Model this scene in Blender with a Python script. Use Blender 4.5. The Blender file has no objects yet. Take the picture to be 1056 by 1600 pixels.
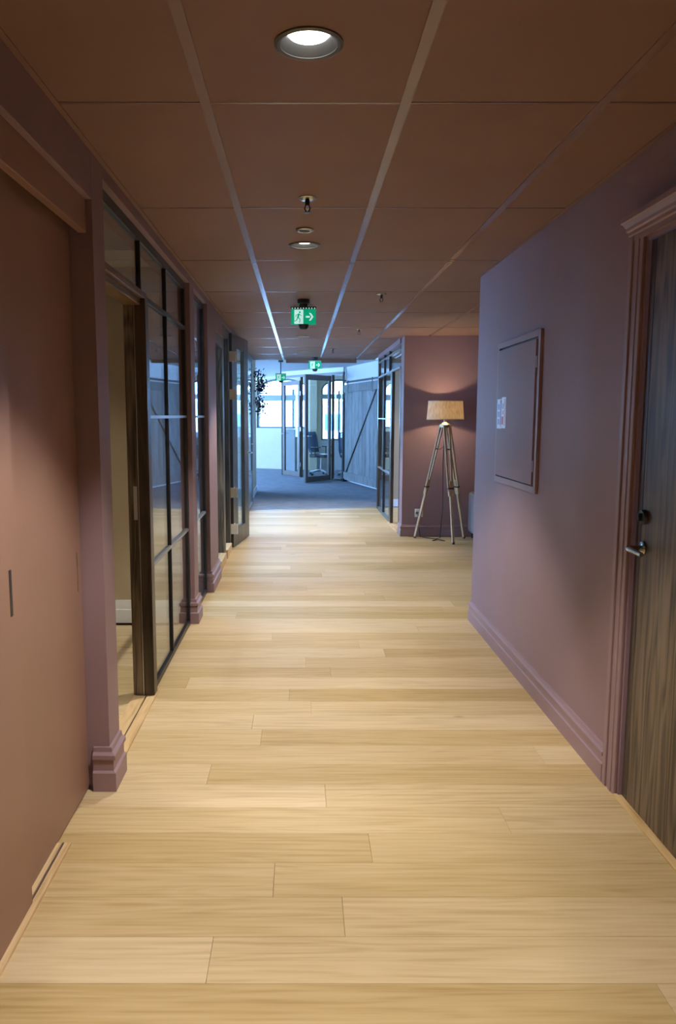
import bpy, bmesh, math, random
from mathutils import Vector, Matrix
R = math.radians
random.seed(7)
S = bpy.context.scene
COL = S.collection

# ------------------------------------------------------------------ camera
cam = bpy.data.cameras.new('camera')
cam.sensor_fit = 'VERTICAL'; cam.sensor_height = 36.0
cam.lens = 1190.0 / 1600.0 * 36.0
cam.shift_x = 58.0 / 1600.0
cam.clip_end = 200
co = bpy.data.objects.new('camera', cam); COL.objects.link(co)
co.location = (0, 0, 1.45)
co.rotation_euler = (R(90) - math.atan(150 / 1190.0), 0, 0)
S.camera = co

# ------------------------------------------------------------------ sky, exposure
W = bpy.data.worlds.new('sky'); S.world = W; W.use_nodes = True
bg = W.node_tree.nodes['Background']
bg.inputs[0].default_value = (0.25, 0.49, 1.0, 1)
bg.inputs[1].default_value = 37.0
vs = S.view_settings
vs.view_transform = 'Standard'; vs.look = 'None'; vs.gamma = 1.0; vs.exposure = 0.0
vs.use_curve_mapping = False
S.cycles.max_bounces = 10; S.cycles.diffuse_bounces = 6; S.cycles.glossy_bounces = 5
S.cycles.transparent_max_bounces = 24
S.cycles.caustics_reflective = False; S.cycles.caustics_refractive = False
S.cycles.use_denoising = True

DOWN_W = 208.0          # watts of one ceiling downlight
LAMP_W = 135.0          # floor lamp bulb

# ------------------------------------------------------------------ materials
def new_mat(name):
    m = bpy.data.materials.new(name); m.use_nodes = True
    nt = m.node_tree
    return m, nt, nt.nodes['Principled BSDF']

def N(nt, t, **kw):
    n = nt.nodes.new(t)
    for k, v in kw.items():
        setattr(n, k, v)
    return n

def plain(name, col, rough=0.6, metal=0.0, var=0.04, scale=6.0, bump=0.0, bscale=300.0, spec=0.5, emit=None, es=0.0):
    """paint / metal / plastic: slight colour mottling plus fine relief"""
    m, nt, p = new_mat(name)
    tc = N(nt, 'ShaderNodeTexCoord')
    no = N(nt, 'ShaderNodeTexNoise'); no.inputs['Scale'].default_value = scale
    no.inputs['Detail'].default_value = 4
    nt.links.new(tc.outputs['Object'], no.inputs['Vector'])
    cr = N(nt, 'ShaderNodeValToRGB')
    a = [max(0, c * (1 - var)) for c in col]; b = [min(1, c * (1 + var)) for c in col]
    cr.color_ramp.elements[0].position = 0.35; cr.color_ramp.elements[1].position = 0.65
    cr.color_ramp.elements[0].color = (*a, 1); cr.color_ramp.elements[1].color = (*b, 1)
    nt.links.new(no.outputs['Fac'], cr.inputs['Fac'])
    nt.links.new(cr.outputs['Color'], p.inputs['Base Color'])
    p.inputs['Roughness'].default_value = rough
    p.inputs['Metallic'].default_value = metal
    p.inputs['Specular IOR Level'].default_value = spec
    if bump:
        n2 = N(nt, 'ShaderNodeTexNoise'); n2.inputs['Scale'].default_value = bscale
        nt.links.new(tc.outputs['Object'], n2.inputs['Vector'])
        bp = N(nt, 'ShaderNodeBump'); bp.inputs['Strength'].default_value = bump
        bp.inputs['Distance'].default_value = 0.002
        nt.links.new(n2.outputs['Fac'], bp.inputs['Height'])
        nt.links.new(bp.outputs['Normal'], p.inputs['Normal'])
    if emit:
        p.inputs['Emission Color'].default_value = (*emit, 1)
        p.inputs['Emission Strength'].default_value = es
    return m

def wood(name, dark, mid, light, axis, rough=0.45, fine=90.0, long=2.2, bump=0.12, tint=0.10, coat=0.0, contrast=1.0, knots=False):
    """grain running along one local axis; every board gets its own offset and tint"""
    m, nt, p = new_mat(name)
    L = nt.links.new
    tc = N(nt, 'ShaderNodeTexCoord')
    oi = N(nt, 'ShaderNodeObjectInfo'); ge = N(nt, 'ShaderNodeNewGeometry')
    ad = N(nt, 'ShaderNodeMath', operation='ADD'); L(oi.outputs['Random'], ad.inputs[0]); L(ge.outputs['Random Per Island'], ad.inputs[1])
    fr = N(nt, 'ShaderNodeMath', operation='FRACT'); L(ad.outputs[0], fr.inputs[0])
    of = N(nt, 'ShaderNodeMath', operation='MULTIPLY'); L(fr.outputs[0], of.inputs[0]); of.inputs[1].default_value = 57.0
    va = N(nt, 'ShaderNodeVectorMath', operation='ADD'); L(tc.outputs['Object'], va.inputs[0]); L(of.outputs[0], va.inputs[1])
    def mapped(s_long, s_cross):
        mp = N(nt, 'ShaderNodeMapping')
        sc = [s_cross] * 3; sc[axis] = s_long
        mp.inputs['Scale'].default_value = sc
        L(va.outputs[0], mp.inputs['Vector']); return mp
    # fine pores
    n1 = N(nt, 'ShaderNodeTexNoise'); n1.inputs['Scale'].default_value = 1.0; n1.inputs['Detail'].default_value = 5
    L(mapped(long * 1.5, fine).outputs[0], n1.inputs['Vector'])
    # cathedral figure: rings of a stretched noise field
    n2 = N(nt, 'ShaderNodeTexNoise'); n2.inputs['Scale'].default_value = 1.0; n2.inputs['Detail'].default_value = 2
    n2.inputs['Distortion'].default_value = 0.3
    L(mapped(long * 0.55, 9.0).outputs[0], n2.inputs['Vector'])
    mu = N(nt, 'ShaderNodeMath', operation='MULTIPLY'); L(n2.outputs['Fac'], mu.inputs[0]); mu.inputs[1].default_value = 60.0
    si = N(nt, 'ShaderNodeMath', operation='SINE'); L(mu.outputs[0], si.inputs[0])
    s2 = N(nt, 'ShaderNodeMath', operation='MULTIPLY_ADD'); L(si.outputs[0], s2.inputs[0]); s2.inputs[1].default_value = 0.10 * contrast; 
    L(n1.outputs['Fac'], s2.inputs[2])
    # broad tone
    n3 = N(nt, 'ShaderNodeTexNoise'); n3.inputs['Scale'].default_value = 1.0; n3.inputs['Detail'].default_value = 3
    L(mapped(long * 0.4, 4.0).outputs[0], n3.inputs['Vector'])
    s3 = N(nt, 'ShaderNodeMath', operation='MULTIPLY_ADD'); L(n3.outputs['Fac'], s3.inputs[0]); s3.inputs[1].default_value = 0.5; L(s2.outputs[0], s3.inputs[2])
    cr = N(nt, 'ShaderNodeValToRGB')
    e = cr.color_ramp.elements
    e[0].position = 0.48; e[0].color = (*dark, 1); e[1].position = 1.0; e[1].color = (*light, 1)
    k = e.new(0.72); k.color = (*mid, 1)
    L(s3.outputs[0], cr.inputs['Fac'])
    col = cr.outputs['Color']
    if knots:
        vo = N(nt, 'ShaderNodeTexVoronoi'); vo.inputs['Scale'].default_value = 1.0
        L(mapped(1.3, 2.6).outputs[0], vo.inputs['Vector'])
        kr = N(nt, 'ShaderNodeValToRGB'); ke = kr.color_ramp.elements
        ke[0].position = 0.018; ke[0].color = (1, 1, 1, 1); ke[1].position = 0.05; ke[1].color = (0, 0, 0, 1)
        L(vo.outputs['Distance'], kr.inputs['Fac'])
        km = N(nt, 'ShaderNodeMath', operation='MULTIPLY'); L(kr.outputs['Color'], km.inputs[0]); km.inputs[1].default_value = 0.6
        mx = N(nt, 'ShaderNodeMix', data_type='RGBA'); L(km.outputs[0], mx.inputs[0]); L(col, mx.inputs[6]); mx.inputs[7].default_value = (*[c * 0.45 for c in dark], 1)
        col = mx.outputs[2]
    tm = N(nt, 'ShaderNodeMapRange'); L(fr.outputs[0], tm.inputs['Value']); tm.inputs['To Min'].default_value = 1 - tint; tm.inputs['To Max'].default_value = 1 + tint
    hs = N(nt, 'ShaderNodeHueSaturation'); L(col, hs.inputs['Color']); L(tm.outputs[0], hs.inputs['Value'])
    sm = N(nt, 'ShaderNodeMapRange'); L(fr.outputs[0], sm.inputs['Value']); sm.inputs['To Min'].default_value = 1.12; sm.inputs['To Max'].default_value = 0.9
    L(sm.outputs[0], hs.inputs['Saturation'])
    L(hs.outputs[0], p.inputs['Base Color'])
    p.inputs['Roughness'].default_value = rough
    p.inputs['Coat Weight'].default_value = coat; p.inputs['Coat Roughness'].default_value = 0.25
    bp = N(nt, 'ShaderNodeBump'); bp.inputs['Strength'].default_value = bump; bp.inputs['Distance'].default_value = 0.002
    L(s2.outputs[0], bp.inputs['Height']); L(bp.outputs['Normal'], p.inputs['Normal'])
    return m

def glass_mat(name, tint=(0.93, 0.96, 0.95), ior=1.5):
    """clear sheet glass: straight-through transmission plus a sharp Fresnel reflection on both faces"""
    m = bpy.data.materials.new(name); m.use_nodes = True
    nt = m.node_tree; nt.nodes.clear(); L = nt.links.new
    out = N(nt, 'ShaderNodeOutputMaterial')
    tr = N(nt, 'ShaderNodeBsdfTransparent'); tr.inputs[0].default_value = (*tint, 1)
    gl = N(nt, 'ShaderNodeBsdfGlossy'); gl.inputs['Roughness'].default_value = 0.0
    ge = N(nt, 'ShaderNodeNewGeometry')
    mr = N(nt, 'ShaderNodeMapRange'); L(ge.outputs['Backfacing'], mr.inputs['Value'])
    mr.inputs['To Min'].default_value = ior; mr.inputs['To Max'].default_value = 1.0 / ior
    fn = N(nt, 'ShaderNodeFresnel'); L(mr.outputs[0], fn.inputs['IOR'])
    mx = N(nt, 'ShaderNodeMixShader'); L(fn.outputs[0], mx.inputs[0]); L(tr.outputs[0], mx.inputs[1]); L(gl.outputs[0], mx.inputs[2])
    L(mx.outputs[0], out.inputs['Surface'])
    return m

def carpet_mat(name, a, b):
    m, nt, p = new_mat(name); L = nt.links.new
    tc = N(nt, 'ShaderNodeTexCoord')
    n1 = N(nt, 'ShaderNodeTexNoise'); n1.inputs['Scale'].default_value = 140; n1.inputs['Detail'].default_value = 3
    n2 = N(nt, 'ShaderNodeTexNoise'); n2.inputs['Scale'].default_value = 5; n2.inputs['Detail'].default_value = 5
    L(tc.outputs['Object'], n1.inputs['Vector']); L(tc.outputs['Object'], n2.inputs['Vector'])
    ad = N(nt, 'ShaderNodeMath', operation='MULTIPLY_ADD'); L(n2.outputs['Fac'], ad.inputs[0]); ad.inputs[1].default_value = 0.5; L(n1.outputs['Fac'], ad.inputs[2])
    cr = N(nt, 'ShaderNodeValToRGB'); e = cr.color_ramp.elements
    e[0].position = 0.55; e[0].color = (*a, 1); e[1].position = 0.95; e[1].color = (*b, 1)
    L(ad.outputs[0], cr.inputs['Fac']); L(cr.outputs['Color'], p.inputs['Base Color'])
    p.inputs['Roughness'].default_value = 0.95
    bp = N(nt, 'ShaderNodeBump'); bp.inputs['Strength'].default_value = 0.5; bp.inputs['Distance'].default_value = 0.004
    L(n1.outputs['Fac'], bp.inputs['Height']); L(bp.outputs['Normal'], p.inputs['Normal'])
    return m

def weave_mat(name, a, b, trans=0.5, scale=260.0):
    """linen: crossed threads, lets light through"""
    m = bpy.data.materials.new(name); m.use_nodes = True
    nt = m.node_tree; nt.nodes.clear(); L = nt.links.new
    out = N(nt, 'ShaderNodeOutputMaterial')
    tc = N(nt, 'ShaderNodeTexCoord')
    n1 = N(nt, 'ShaderNodeTexNoise'); n1.inputs['Scale'].default_value = 1; n1.inputs['Detail'].default_value = 4
    mp = N(nt, 'ShaderNodeMapping'); mp.inputs['Scale'].default_value = (scale * .25, scale * .25, scale * .06)
    L(tc.outputs['Object'], mp.inputs[0]); L(mp.outputs[0], n1.inputs['Vector'])
    cr = N(nt, 'ShaderNodeValToRGB'); e = cr.color_ramp.elements
    e[0].position = .35; e[0].color = (*a, 1); e[1].position = .65; e[1].color = (*b, 1)
    L(n1.outputs['Fac'], cr.inputs['Fac'])
    df = N(nt, 'ShaderNodeBsdfDiffuse'); tl = N(nt, 'ShaderNodeBsdfTranslucent')
    L(cr.outputs[0], df.inputs[0]); L(cr.outputs[0], tl.inputs[0])
    mx = N(nt, 'ShaderNodeMixShader'); mx.inputs[0].default_value = trans
    L(df.outputs[0], mx.inputs[1]); L(tl.outputs[0], mx.inputs[2]); L(mx.outputs[0], out.inputs['Surface'])
    return m

def emit_mat(name, col, st):
    m, nt, p = new_mat(name)
    p.inputs['Base Color'].default_value = (*col, 1)
    p.inputs['Emission Color'].default_value = (*col, 1); p.inputs['Emission Strength'].default_value = st
    return m

PAINT = (0.30, 0.20, 0.225)
M = dict(
    paint=plain('mauve_wall_paint', PAINT, 0.55, var=0.03, scale=3, bump=0.10, bscale=420, spec=0.3),
    trimpaint=plain('mauve_trim_paint', (0.305, 0.20, 0.225), 0.42, var=0.02, scale=4),
    doorpaint=plain('mauve_door_paint', (0.33, 0.19, 0.145), 0.45, var=0.03, scale=4, bump=0.04, bscale=200),
    tile=plain('mauve_ceiling_paint', (0.265, 0.155, 0.122), 0.62, var=0.04, scale=2.5, bump=0.15, bscale=500, spec=0.3),
    tbar=plain('satin_grid_paint', (0.25, 0.15, 0.12), 0.22, var=0.02, spec=0.9),
    oak=wood('oak_floor', (0.47, 0.33, 0.16), (0.575, 0.425, 0.222), (0.64, 0.49, 0.28), 0, rough=0.46, fine=70, long=1.6, bump=0.05, tint=0.12, contrast=0.65, knots=True),
    oaktrim=wood('oak_threshold', (0.52, 0.34, 0.16), (0.68, 0.48, 0.25), (0.76, 0.56, 0.32), 1, rough=0.4, fine=80, tint=0.05),
    subfloor=plain('floor_joint', (0.34, 0.22, 0.11), 0.9),
    darkoak=wood('dark_oak', (0.030, 0.022, 0.015), (0.105, 0.076, 0.050), (0.19, 0.142, 0.095), 2, rough=0.42, fine=70, long=1.4, bump=0.2, tint=0.08, contrast=1.6),
    darkwood=wood('dark_stained_frame', (0.022, 0.016, 0.011), (0.052, 0.038, 0.026), (0.095, 0.07, 0.05), 2, rough=0.35, fine=90, long=1.6, bump=0.1, tint=0.1),
    brownwood=wood('brown_door_head', (0.09, 0.055, 0.032), (0.16, 0.10, 0.06), (0.22, 0.145, 0.09), 1, rough=0.4, fine=90, tint=0.05),
    black=plain('black_metal', (0.022, 0.022, 0.026), 0.38, var=0.05),
    steel=plain('brushed_steel', (0.62, 0.63, 0.66), 0.28, metal=1.0, var=0.05, scale=30),
    chrome=plain('dark_nickel', (0.42, 0.42, 0.42), 0.25, metal=1.0),
    greytrim=plain('grey_reflector', (0.13, 0.135, 0.135), 0.35, metal=0.3),
    hinge=plain('satin_hinge_steel', (0.78, 0.79, 0.80), 0.4, metal=0.2, var=0.05),
    glass=glass_mat('sheet_glass'),
    bluemuntin=plain('satin_muntin', (0.28, 0.29, 0.31), 0.32, metal=0.5),
    cream=plain('cream_wall', (0.72, 0.63, 0.44), 0.8, var=0.03, scale=2, bump=0.1),
    tan=plain('tan_wall', (0.42, 0.31, 0.20), 0.8, var=0.04, scale=2, bump=0.1),
    olive=plain('olive_beige_wall', (0.44, 0.36, 0.24), 0.8, var=0.04, scale=2, bump=0.1),
    white=plain('white_paint', (0.66, 0.67, 0.68), 0.6, var=0.02, scale=2),
    whitetrim=plain('white_trim', (0.82, 0.83, 0.85), 0.4, var=0.02),
    whiteceil=plain('white_ceiling', (0.56, 0.57, 0.58), 0.7, var=0.02, scale=2),
    carpet=carpet_mat('blue_grey_carpet', (0.15, 0.165, 0.20), (0.29, 0.305, 0.345)),
    barn=wood('grey_barn_boards', (0.075, 0.075, 0.075), (0.15, 0.148, 0.145), (0.235, 0.23, 0.225), 2, rough=0.6, fine=60, long=1.6, bump=0.25, tint=0.16),
    taupeframe=plain('taupe_door_frame', (0.17, 0.14, 0.125), 0.4, var=0.04),
    winframe=plain('dark_window_frame', (0.10, 0.13, 0.15), 0.4),
    transom=plain('grey_window_band', (0.33, 0.37, 0.36), 0.6),
    green=plain('exit_green', (0.0, 0.34, 0.17), 0.4, emit=(0.0, 0.52, 0.27), es=0.55),
    exitwhite=plain('exit_white', (0.8, 0.9, 0.9), 0.4, emit=(0.62, 0.95, 0.95), es=0.75),
    led=emit_mat('led_disc', (1.0, 0.98, 0.95), 7.0),
    bulb=emit_mat('warm_bulb', (1.0, 0.62, 0.28), 20.0),
    linen=weave_mat('linen_shade', (0.76, 0.66, 0.50), (0.96, 0.90, 0.76), 0.66),
    ash=wood('pale_tripod_wood', (0.42, 0.28, 0.15), (0.58, 0.41, 0.24), (0.68, 0.50, 0.31), 2, rough=0.45, fine=120, tint=0.06),
    brass=plain('aged_brass', (0.28, 0.22, 0.13), 0.35, metal=0.9),
    cord=plain('black_cord', (0.02, 0.02, 0.02), 0.5),
    sofa=plain('grey_sofa_fabric', (0.27, 0.26, 0.265), 0.9, var=0.12, scale=120, bump=0.3, bscale=500),
    plastic=plain('white_plastic', (0.82, 0.82, 0.80), 0.35),
    socketdark=plain('socket_hole', (0.12, 0.12, 0.12), 0.5),
    stickw=plain('sticker_white', (0.78, 0.80, 0.90), 0.4),
    stickr=plain('sticker_red', (0.62, 0.05, 0.06), 0.4),
    stickb=plain('sticker_blue', (0.32, 0.38, 0.66), 0.4),
    stickp=plain('sticker_pink', (0.70, 0.38, 0.45), 0.4),
    chairblue=plain('blue_chair_fabric', (0.045, 0.10, 0.20), 0.85, var=0.1, scale=80),
    chairblack=plain('black_chair_plastic', (0.025, 0.027, 0.03), 0.45),
    desk=plain('white_desk_top', (0.78, 0.80, 0.80), 0.4),
    leaf=plain('dark_purple_leaf', (0.055, 0.035, 0.06), 0.6, var=0.3, scale=30),
    facade=plain('pale_render_facade', (0.70, 0.72, 0.72), 0.8),
    facadewin=plain('blue_facade_glass', (0.06, 0.22, 0.34), 0.15),
    ground=plain('outdoor_paving', (0.45, 0.46, 0.46), 0.9),
)

# ------------------------------------------------------------------ mesh helpers
WLOC = {}
class MB:
    def __init__(s, mat=None):
        s.v = []; s.f = []; s.m = mat      # m: optional Matrix applied to what is added
    def add(s, vs_, fs):
        b = len(s.v)
        for q in vs_:
            q = Vector(q)
            s.v.append(s.m @ q if s.m else q)
        s.f += [tuple(b + i for i in f) for f in fs]
        return s
    def box(s, x0, x1, y0, y1, z0, z1):
        if x0 > x1: x0, x1 = x1, x0
        if y0 > y1: y0, y1 = y1, y0
        if z0 > z1: z0, z1 = z1, z0
        return s.add([(x0, y0, z0), (x1, y0, z0), (x1, y1, z0), (x0, y1, z0), (x0, y0, z1), (x1, y0, z1), (x1, y1, z1), (x0, y1, z1)],
                     [(0, 3, 2, 1), (4, 5, 6, 7), (0, 1, 5, 4), (1, 2, 6, 5), (2, 3, 7, 6), (3, 0, 4, 7)])
    def cham(s, x0, x1, y0, y1, z0, z1, c, axis):
        """box with its edges along one axis chamfered by c"""
        lo = [x0, y0, z0]; hi = [x1, y1, z1]
        a, b = [i for i in range(3) if i != axis]
        def ring(t):
            pts = []
            for (da, db) in ((0, c), (0, -c), (c, -0.0), (-c, -0.0)):
                pass
            A0, A1, B0, B1 = lo[a], hi[a], lo[b], hi[b]
            for (pa, pb) in ((A0 + c, B0), (A1 - c, B0), (A1, B0 + c), (A1, B1 - c), (A1 - c, B1), (A0 + c, B1), (A0, B1 - c), (A0, B0 + c)):
                p = [0, 0, 0]; p[axis] = t; p[a] = pa; p[b] = pb; pts.append(p)
            return pts
        r0 = ring(lo[axis]); r1 = ring(hi[axis])
        fs = [(i, (i + 1) % 8, 8 + (i + 1) % 8, 8 + i) for i in range(8)] + [tuple(range(7, -1, -1)), tuple(range(8, 16))]
        return s.add(r0 + r1, fs)
    def tube(s, pts, rad, n=10, cap=True):
        pts = [Vector(p) for p in pts]
        rads = rad if isinstance(rad, (list, tuple)) else [rad] * len(pts)
        rings = []
        prev = None
        for i, p in enumerate(pts):
            d = (pts[min(i + 1, len(pts) - 1)] - pts[max(i - 1, 0)]).normalized()
            ref = prev if prev is not None else (Vector((0, 0, 1)) if abs(d.z) < 0.9 else Vector((1, 0, 0)))
            u = (ref - d * ref.dot(d)).normalized(); w = d.cross(u); prev = u
            rings.append([p + (u * math.cos(2 * math.pi * k / n) + w * math.sin(2 * math.pi * k / n)) * rads[i] for k in range(n)])
        vs_ = [q for r in rings for q in r]; fs = []
        for i in range(len(rings) - 1):
            for k in range(n):
                fs.append((i * n + k, i * n + (k + 1) % n, (i + 1) * n + (k + 1) % n, (i + 1) * n + k))
        if cap:
            fs.append(tuple(range(n - 1, -1, -1))); fs.append(tuple((len(rings) - 1) * n + k for k in range(n)))
        return s.add(vs_, fs)
    def lathe(s, prof, c, n=28, closed=False):
        """prof: (radius, z) list spun about a vertical axis through c"""
        vs_ = []; fs = []
        for (r, z) in prof:
            for k in range(n):
                a = 2 * math.pi * k / n
                vs_.append((c[0] + r * math.cos(a), c[1] + r * math.sin(a), c[2] + z))
        P = len(prof)
        for i in range(P if closed else P - 1):
            j = (i + 1) % P
            for k in range(n):
                fs.append((i * n + k, i * n + (k + 1) % n, j * n + (k + 1) % n, j * n + k))
        if not closed:
            if prof[0][0] > 1e-6: fs.append(tuple(range(n - 1, -1, -1)))
            if prof[-1][0] > 1e-6: fs.append(tuple((P - 1) * n + k for k in range(n)))
        return s.add(vs_, fs)
    def bar(s, a, b, w, t, up=(0, 0, 1)):
        """rectangular bar from a to b, width w (across up), thickness t"""
        a = Vector(a); b = Vector(b); d = (b - a).normalized(); up = Vector(up)
        u = up - d * up.dot(d)
        if u.length < 1e-4: u = Vector((1, 0, 0)) - d * d.x
        u.normalize(); q = d.cross(u)
        vs_ = []
        for p in (a, b):
            for (i, j) in ((-1, -1), (1, -1), (1, 1), (-1, 1)):
                vs_.append(p + q * (i * w / 2) + u * (j * t / 2))
        return s.add(vs_, [(3, 2, 1, 0), (4, 5, 6, 7), (0, 1, 5, 4), (1, 2, 6, 5), (2, 3, 7, 6), (3, 0, 4, 7)])
    def mould(s, path, prof, z0=0.0, closed=False):
        """profile (offset outwards to the right of the path, z) swept along an XY path with mitres"""
        P = [Vector((p[0], p[1])) for p in path]; n = len(P)
        rings = []
        for i in range(n):
            ds = []
            if i > 0: ds.append((P[i] - P[i - 1]).normalized())
            if i < n - 1: ds.append((P[i + 1] - P[i]).normalized())
            ns = [Vector((d.y, -d.x)) for d in ds]
            m = sum(ns, Vector((0, 0)))
            m = m / m.length
            k = 1.0 / max(0.3, m.dot(ns[0]))
            rings.append([(P[i].x + m.x * k * o, P[i].y + m.y * k * o, z0 + z) for (o, z) in prof])
        q = len(prof); fs = []
        for i in range(n - 1):
            for k in range(q):
                fs.append((i * q + k, (i + 1) * q + k, (i + 1) * q + (k + 1) % q, i * q + (k + 1) % q))
        fs.append(tuple(range(q))); fs.append(tuple((n - 1) * q + k for k in range(q - 1, -1, -1)))
        return s.add([v for r in rings for v in r], fs)
    def poly(s, pts, thick):
        """flat polygon (list of 3D points) extruded by vector thick"""
        n = len(pts); t = Vector(thick)
        vs_ = [Vector(p) for p in pts] + [Vector(p) + t for p in pts]
        fs = [tuple(range(n - 1, -1, -1)), tuple(range(n, 2 * n))] + [(i, (i + 1) % n, n + (i + 1) % n, n + i) for i in range(n)]
        return s.add(vs_, fs)

def wloc(o): return WLOC[o.name]

def obj(name, mb, mat, parent=None, smooth=False, bevel=0.0, kind=None, label=None, cat=None, group=None):
    vs_ = mb.v
    x = [v.x for v in vs_]; y = [v.y for v in vs_]; z = [v.z for v in vs_]
    org = Vector(((min(x) + max(x)) / 2, (min(y) + max(y)) / 2, min(z)))
    me = bpy.data.meshes.new(name)
    me.from_pydata([v - org for v in vs_], [], mb.f)
    bm = bmesh.new(); bm.from_mesh(me)
    bmesh.ops.recalc_face_normals(bm, faces=bm.faces)
    bm.to_mesh(me); bm.free()
    me.materials.append(M[mat] if isinstance(mat, str) else mat)
    if smooth:
        me.polygons.foreach_set('use_smooth', [True] * len(me.polygons))
        me.set_sharp_from_angle(angle=R(38))
    o = bpy.data.objects.new(name, me); COL.objects.link(o)
    WLOC[o.name] = org
    if parent is not None:
        o.parent = parent; o.location = org - wloc(parent)
    else:
        o.location = org
    if bevel:
        b = o.modifiers.new('bevel', 'BEVEL'); b.width = bevel; b.segments = 2; b.limit_method = 'ANGLE'
    tag(o, label, cat, group, kind)
    return o

def tag(o, label=None, cat=None, group=None, kind=None):
    if label: o['label'] = label
    if cat: o['category'] = cat
    if group: o['group'] = group
    if kind: o['kind'] = kind
    return o

def thing(name, loc, label=None, cat=None, group=None, kind=None, parent=None):
    o = bpy.data.objects.new(name, None); COL.objects.link(o)
    o.empty_display_size = 0.1
    WLOC[o.name] = Vector(loc)
    o.location = Vector(loc) - (wloc(parent) if parent is not None else Vector((0, 0, 0)))
    if parent is not None: o.parent = parent
    return tag(o, label, cat, group, kind)

def part(name, parent, mat, *boxes, bevel=0.0):
    m = MB()
    for b in boxes: m.box(*b)
    return obj(name, m, mat, parent, bevel=bevel)

def light(kind, name, loc, parent=None, **kw):
    l = bpy.data.lights.new(name, kind)
    for k, v in kw.items(): setattr(l, k, v)
    o = bpy.data.objects.new(name, l); COL.objects.link(o)
    o.location = Vector(loc) - (wloc(parent) if parent is not None else Vector((0, 0, 0)))
    if parent is not None: o.parent = parent
    return o

def portal(loc, rot, sx, sy):
    l = bpy.data.lights.new('window_portal', 'AREA'); l.shape = 'RECTANGLE'; l.size = sx; l.size_y = sy
    l.cycles.is_portal = True
    o = bpy.data.objects.new('window_portal', l); COL.objects.link(o)
    o.location = loc; o.rotation_euler = rot
    return o

# ================================================================== SETTING
XL, XR, ZC = -0.745, 1.215, 2.385       # left pilaster face, right wall face, ceiling height
XW = -0.83                               # back of the left recesses (sliding door plane)
Y_COR = 5.31                             # where the right wall ends
Y_LW = 9.14                              # wall behind the floor lamp
Y_END = 12.96                            # end of the painted tile ceiling

# ---- floor of oak planks
floor = thing('floor', (0.2, 6, 0), 'pale oak plank floor running across the whole corridor', kind='structure')
def carpet_y(x): return 11.62 + (x + 0.8) * 0.23
RW, R0 = 0.178, 2.506
ends = {1: 0.095, -1: 0.235, -2: -0.085, -4: -0.245, 4: -0.18, 7: -0.06, 13: -0.19, 12: 0.37, 0: 0.737 - 2.2}
stuff = MB()
def plank(mb, x0, x1, y0, y1):
    g = 0.0004; c = 0.0007; z1 = 0.0; z0 = -0.018
    x0 += g; x1 -= g; y0 += g; y1 -= g
    mb.add([(x0, y0, z0), (x1, y0, z0), (x1, y1, z0), (x0, y1, z0),
            (x0, y0, z1 - c), (x1, y0, z1 - c), (x1, y1, z1 - c), (x0, y1, z1 - c),
            (x0 + c, y0 + c, z1), (x1 - c, y0 + c, z1), (x1 - c, y1 - c, z1), (x0 + c, y1 - c, z1)],
           [(0, 1, 5, 4), (1, 2, 6, 5), (2, 3, 7, 6), (3, 0, 4, 7),
            (4, 5, 9, 8), (5, 6, 10, 9), (6, 7, 11, 10), (7, 4, 8, 11), (8, 9, 10, 11)])
for k in range(-12, 62):
    y0 = R0 + k * RW; y1 = y0 + RW
    if y0 > 12.5: break
    xa = -3.2 if y1 < 5.35 else -0.86
    xb = 1.30 if (y0 < Y_COR - 0.02) else (3.5 if y1 < Y_LW + 0.1 else 1.30)
    e = ends.get(k, random.uniform(-1.1, 1.1))
    cuts = [xa]
    x = e - 2.2 * 3
    while x < xb:
        if x > xa + 0.12 and x < xb - 0.12: cuts.append(x)
        x += 2.2 if k in ends else random.choice((2.2, 2.2, 1.4, 1.8))
    cuts.append(xb)
    for a, b in zip(cuts, cuts[1:]):
        if y0 > 7.3: plank(stuff, a, b, y0, y1)
        else:
            m = MB(); plank(m, a, b, y0, y1); obj('plank', m, 'oak', floor)
so = obj('far_planks', stuff, 'oak', floor); so['kind'] = 'stuff'
part('subfloor', floor, 'subfloor', (-4.7, 3.6, -2.6, 12.6, -0.12, -0.019))
nf = MB(); plank(nf, -0.86, 1.30, -2.6, R0 - 12 * RW); obj('plank', nf, 'oak', floor)
# carpet of the hall beyond
cm = MB().poly([(-0.95, carpet_y(-0.95), -0.03), (1.3, carpet_y(1.3), -0.03), (5, carpet_y(1.3) + 0.2, -0.03), (5, 24, -0.03), (-6, 24, -0.03), (-6, 12.7, -0.03), (-0.95, 12.7, -0.03)], (0, 0, 0.034))
obj('floor_carpet', cm, 'carpet', kind='structure', label='blue grey office carpet beyond the oak planks')
part_strip = MB().bar((-0.85, carpet_y(-0.85), 0.003), (1.25, carpet_y(1.25), 0.003), 0.02, 0.006)
obj('trim_1', part_strip, 'steel', kind='structure', label='thin metal edging strip between oak floor and carpet')

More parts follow.
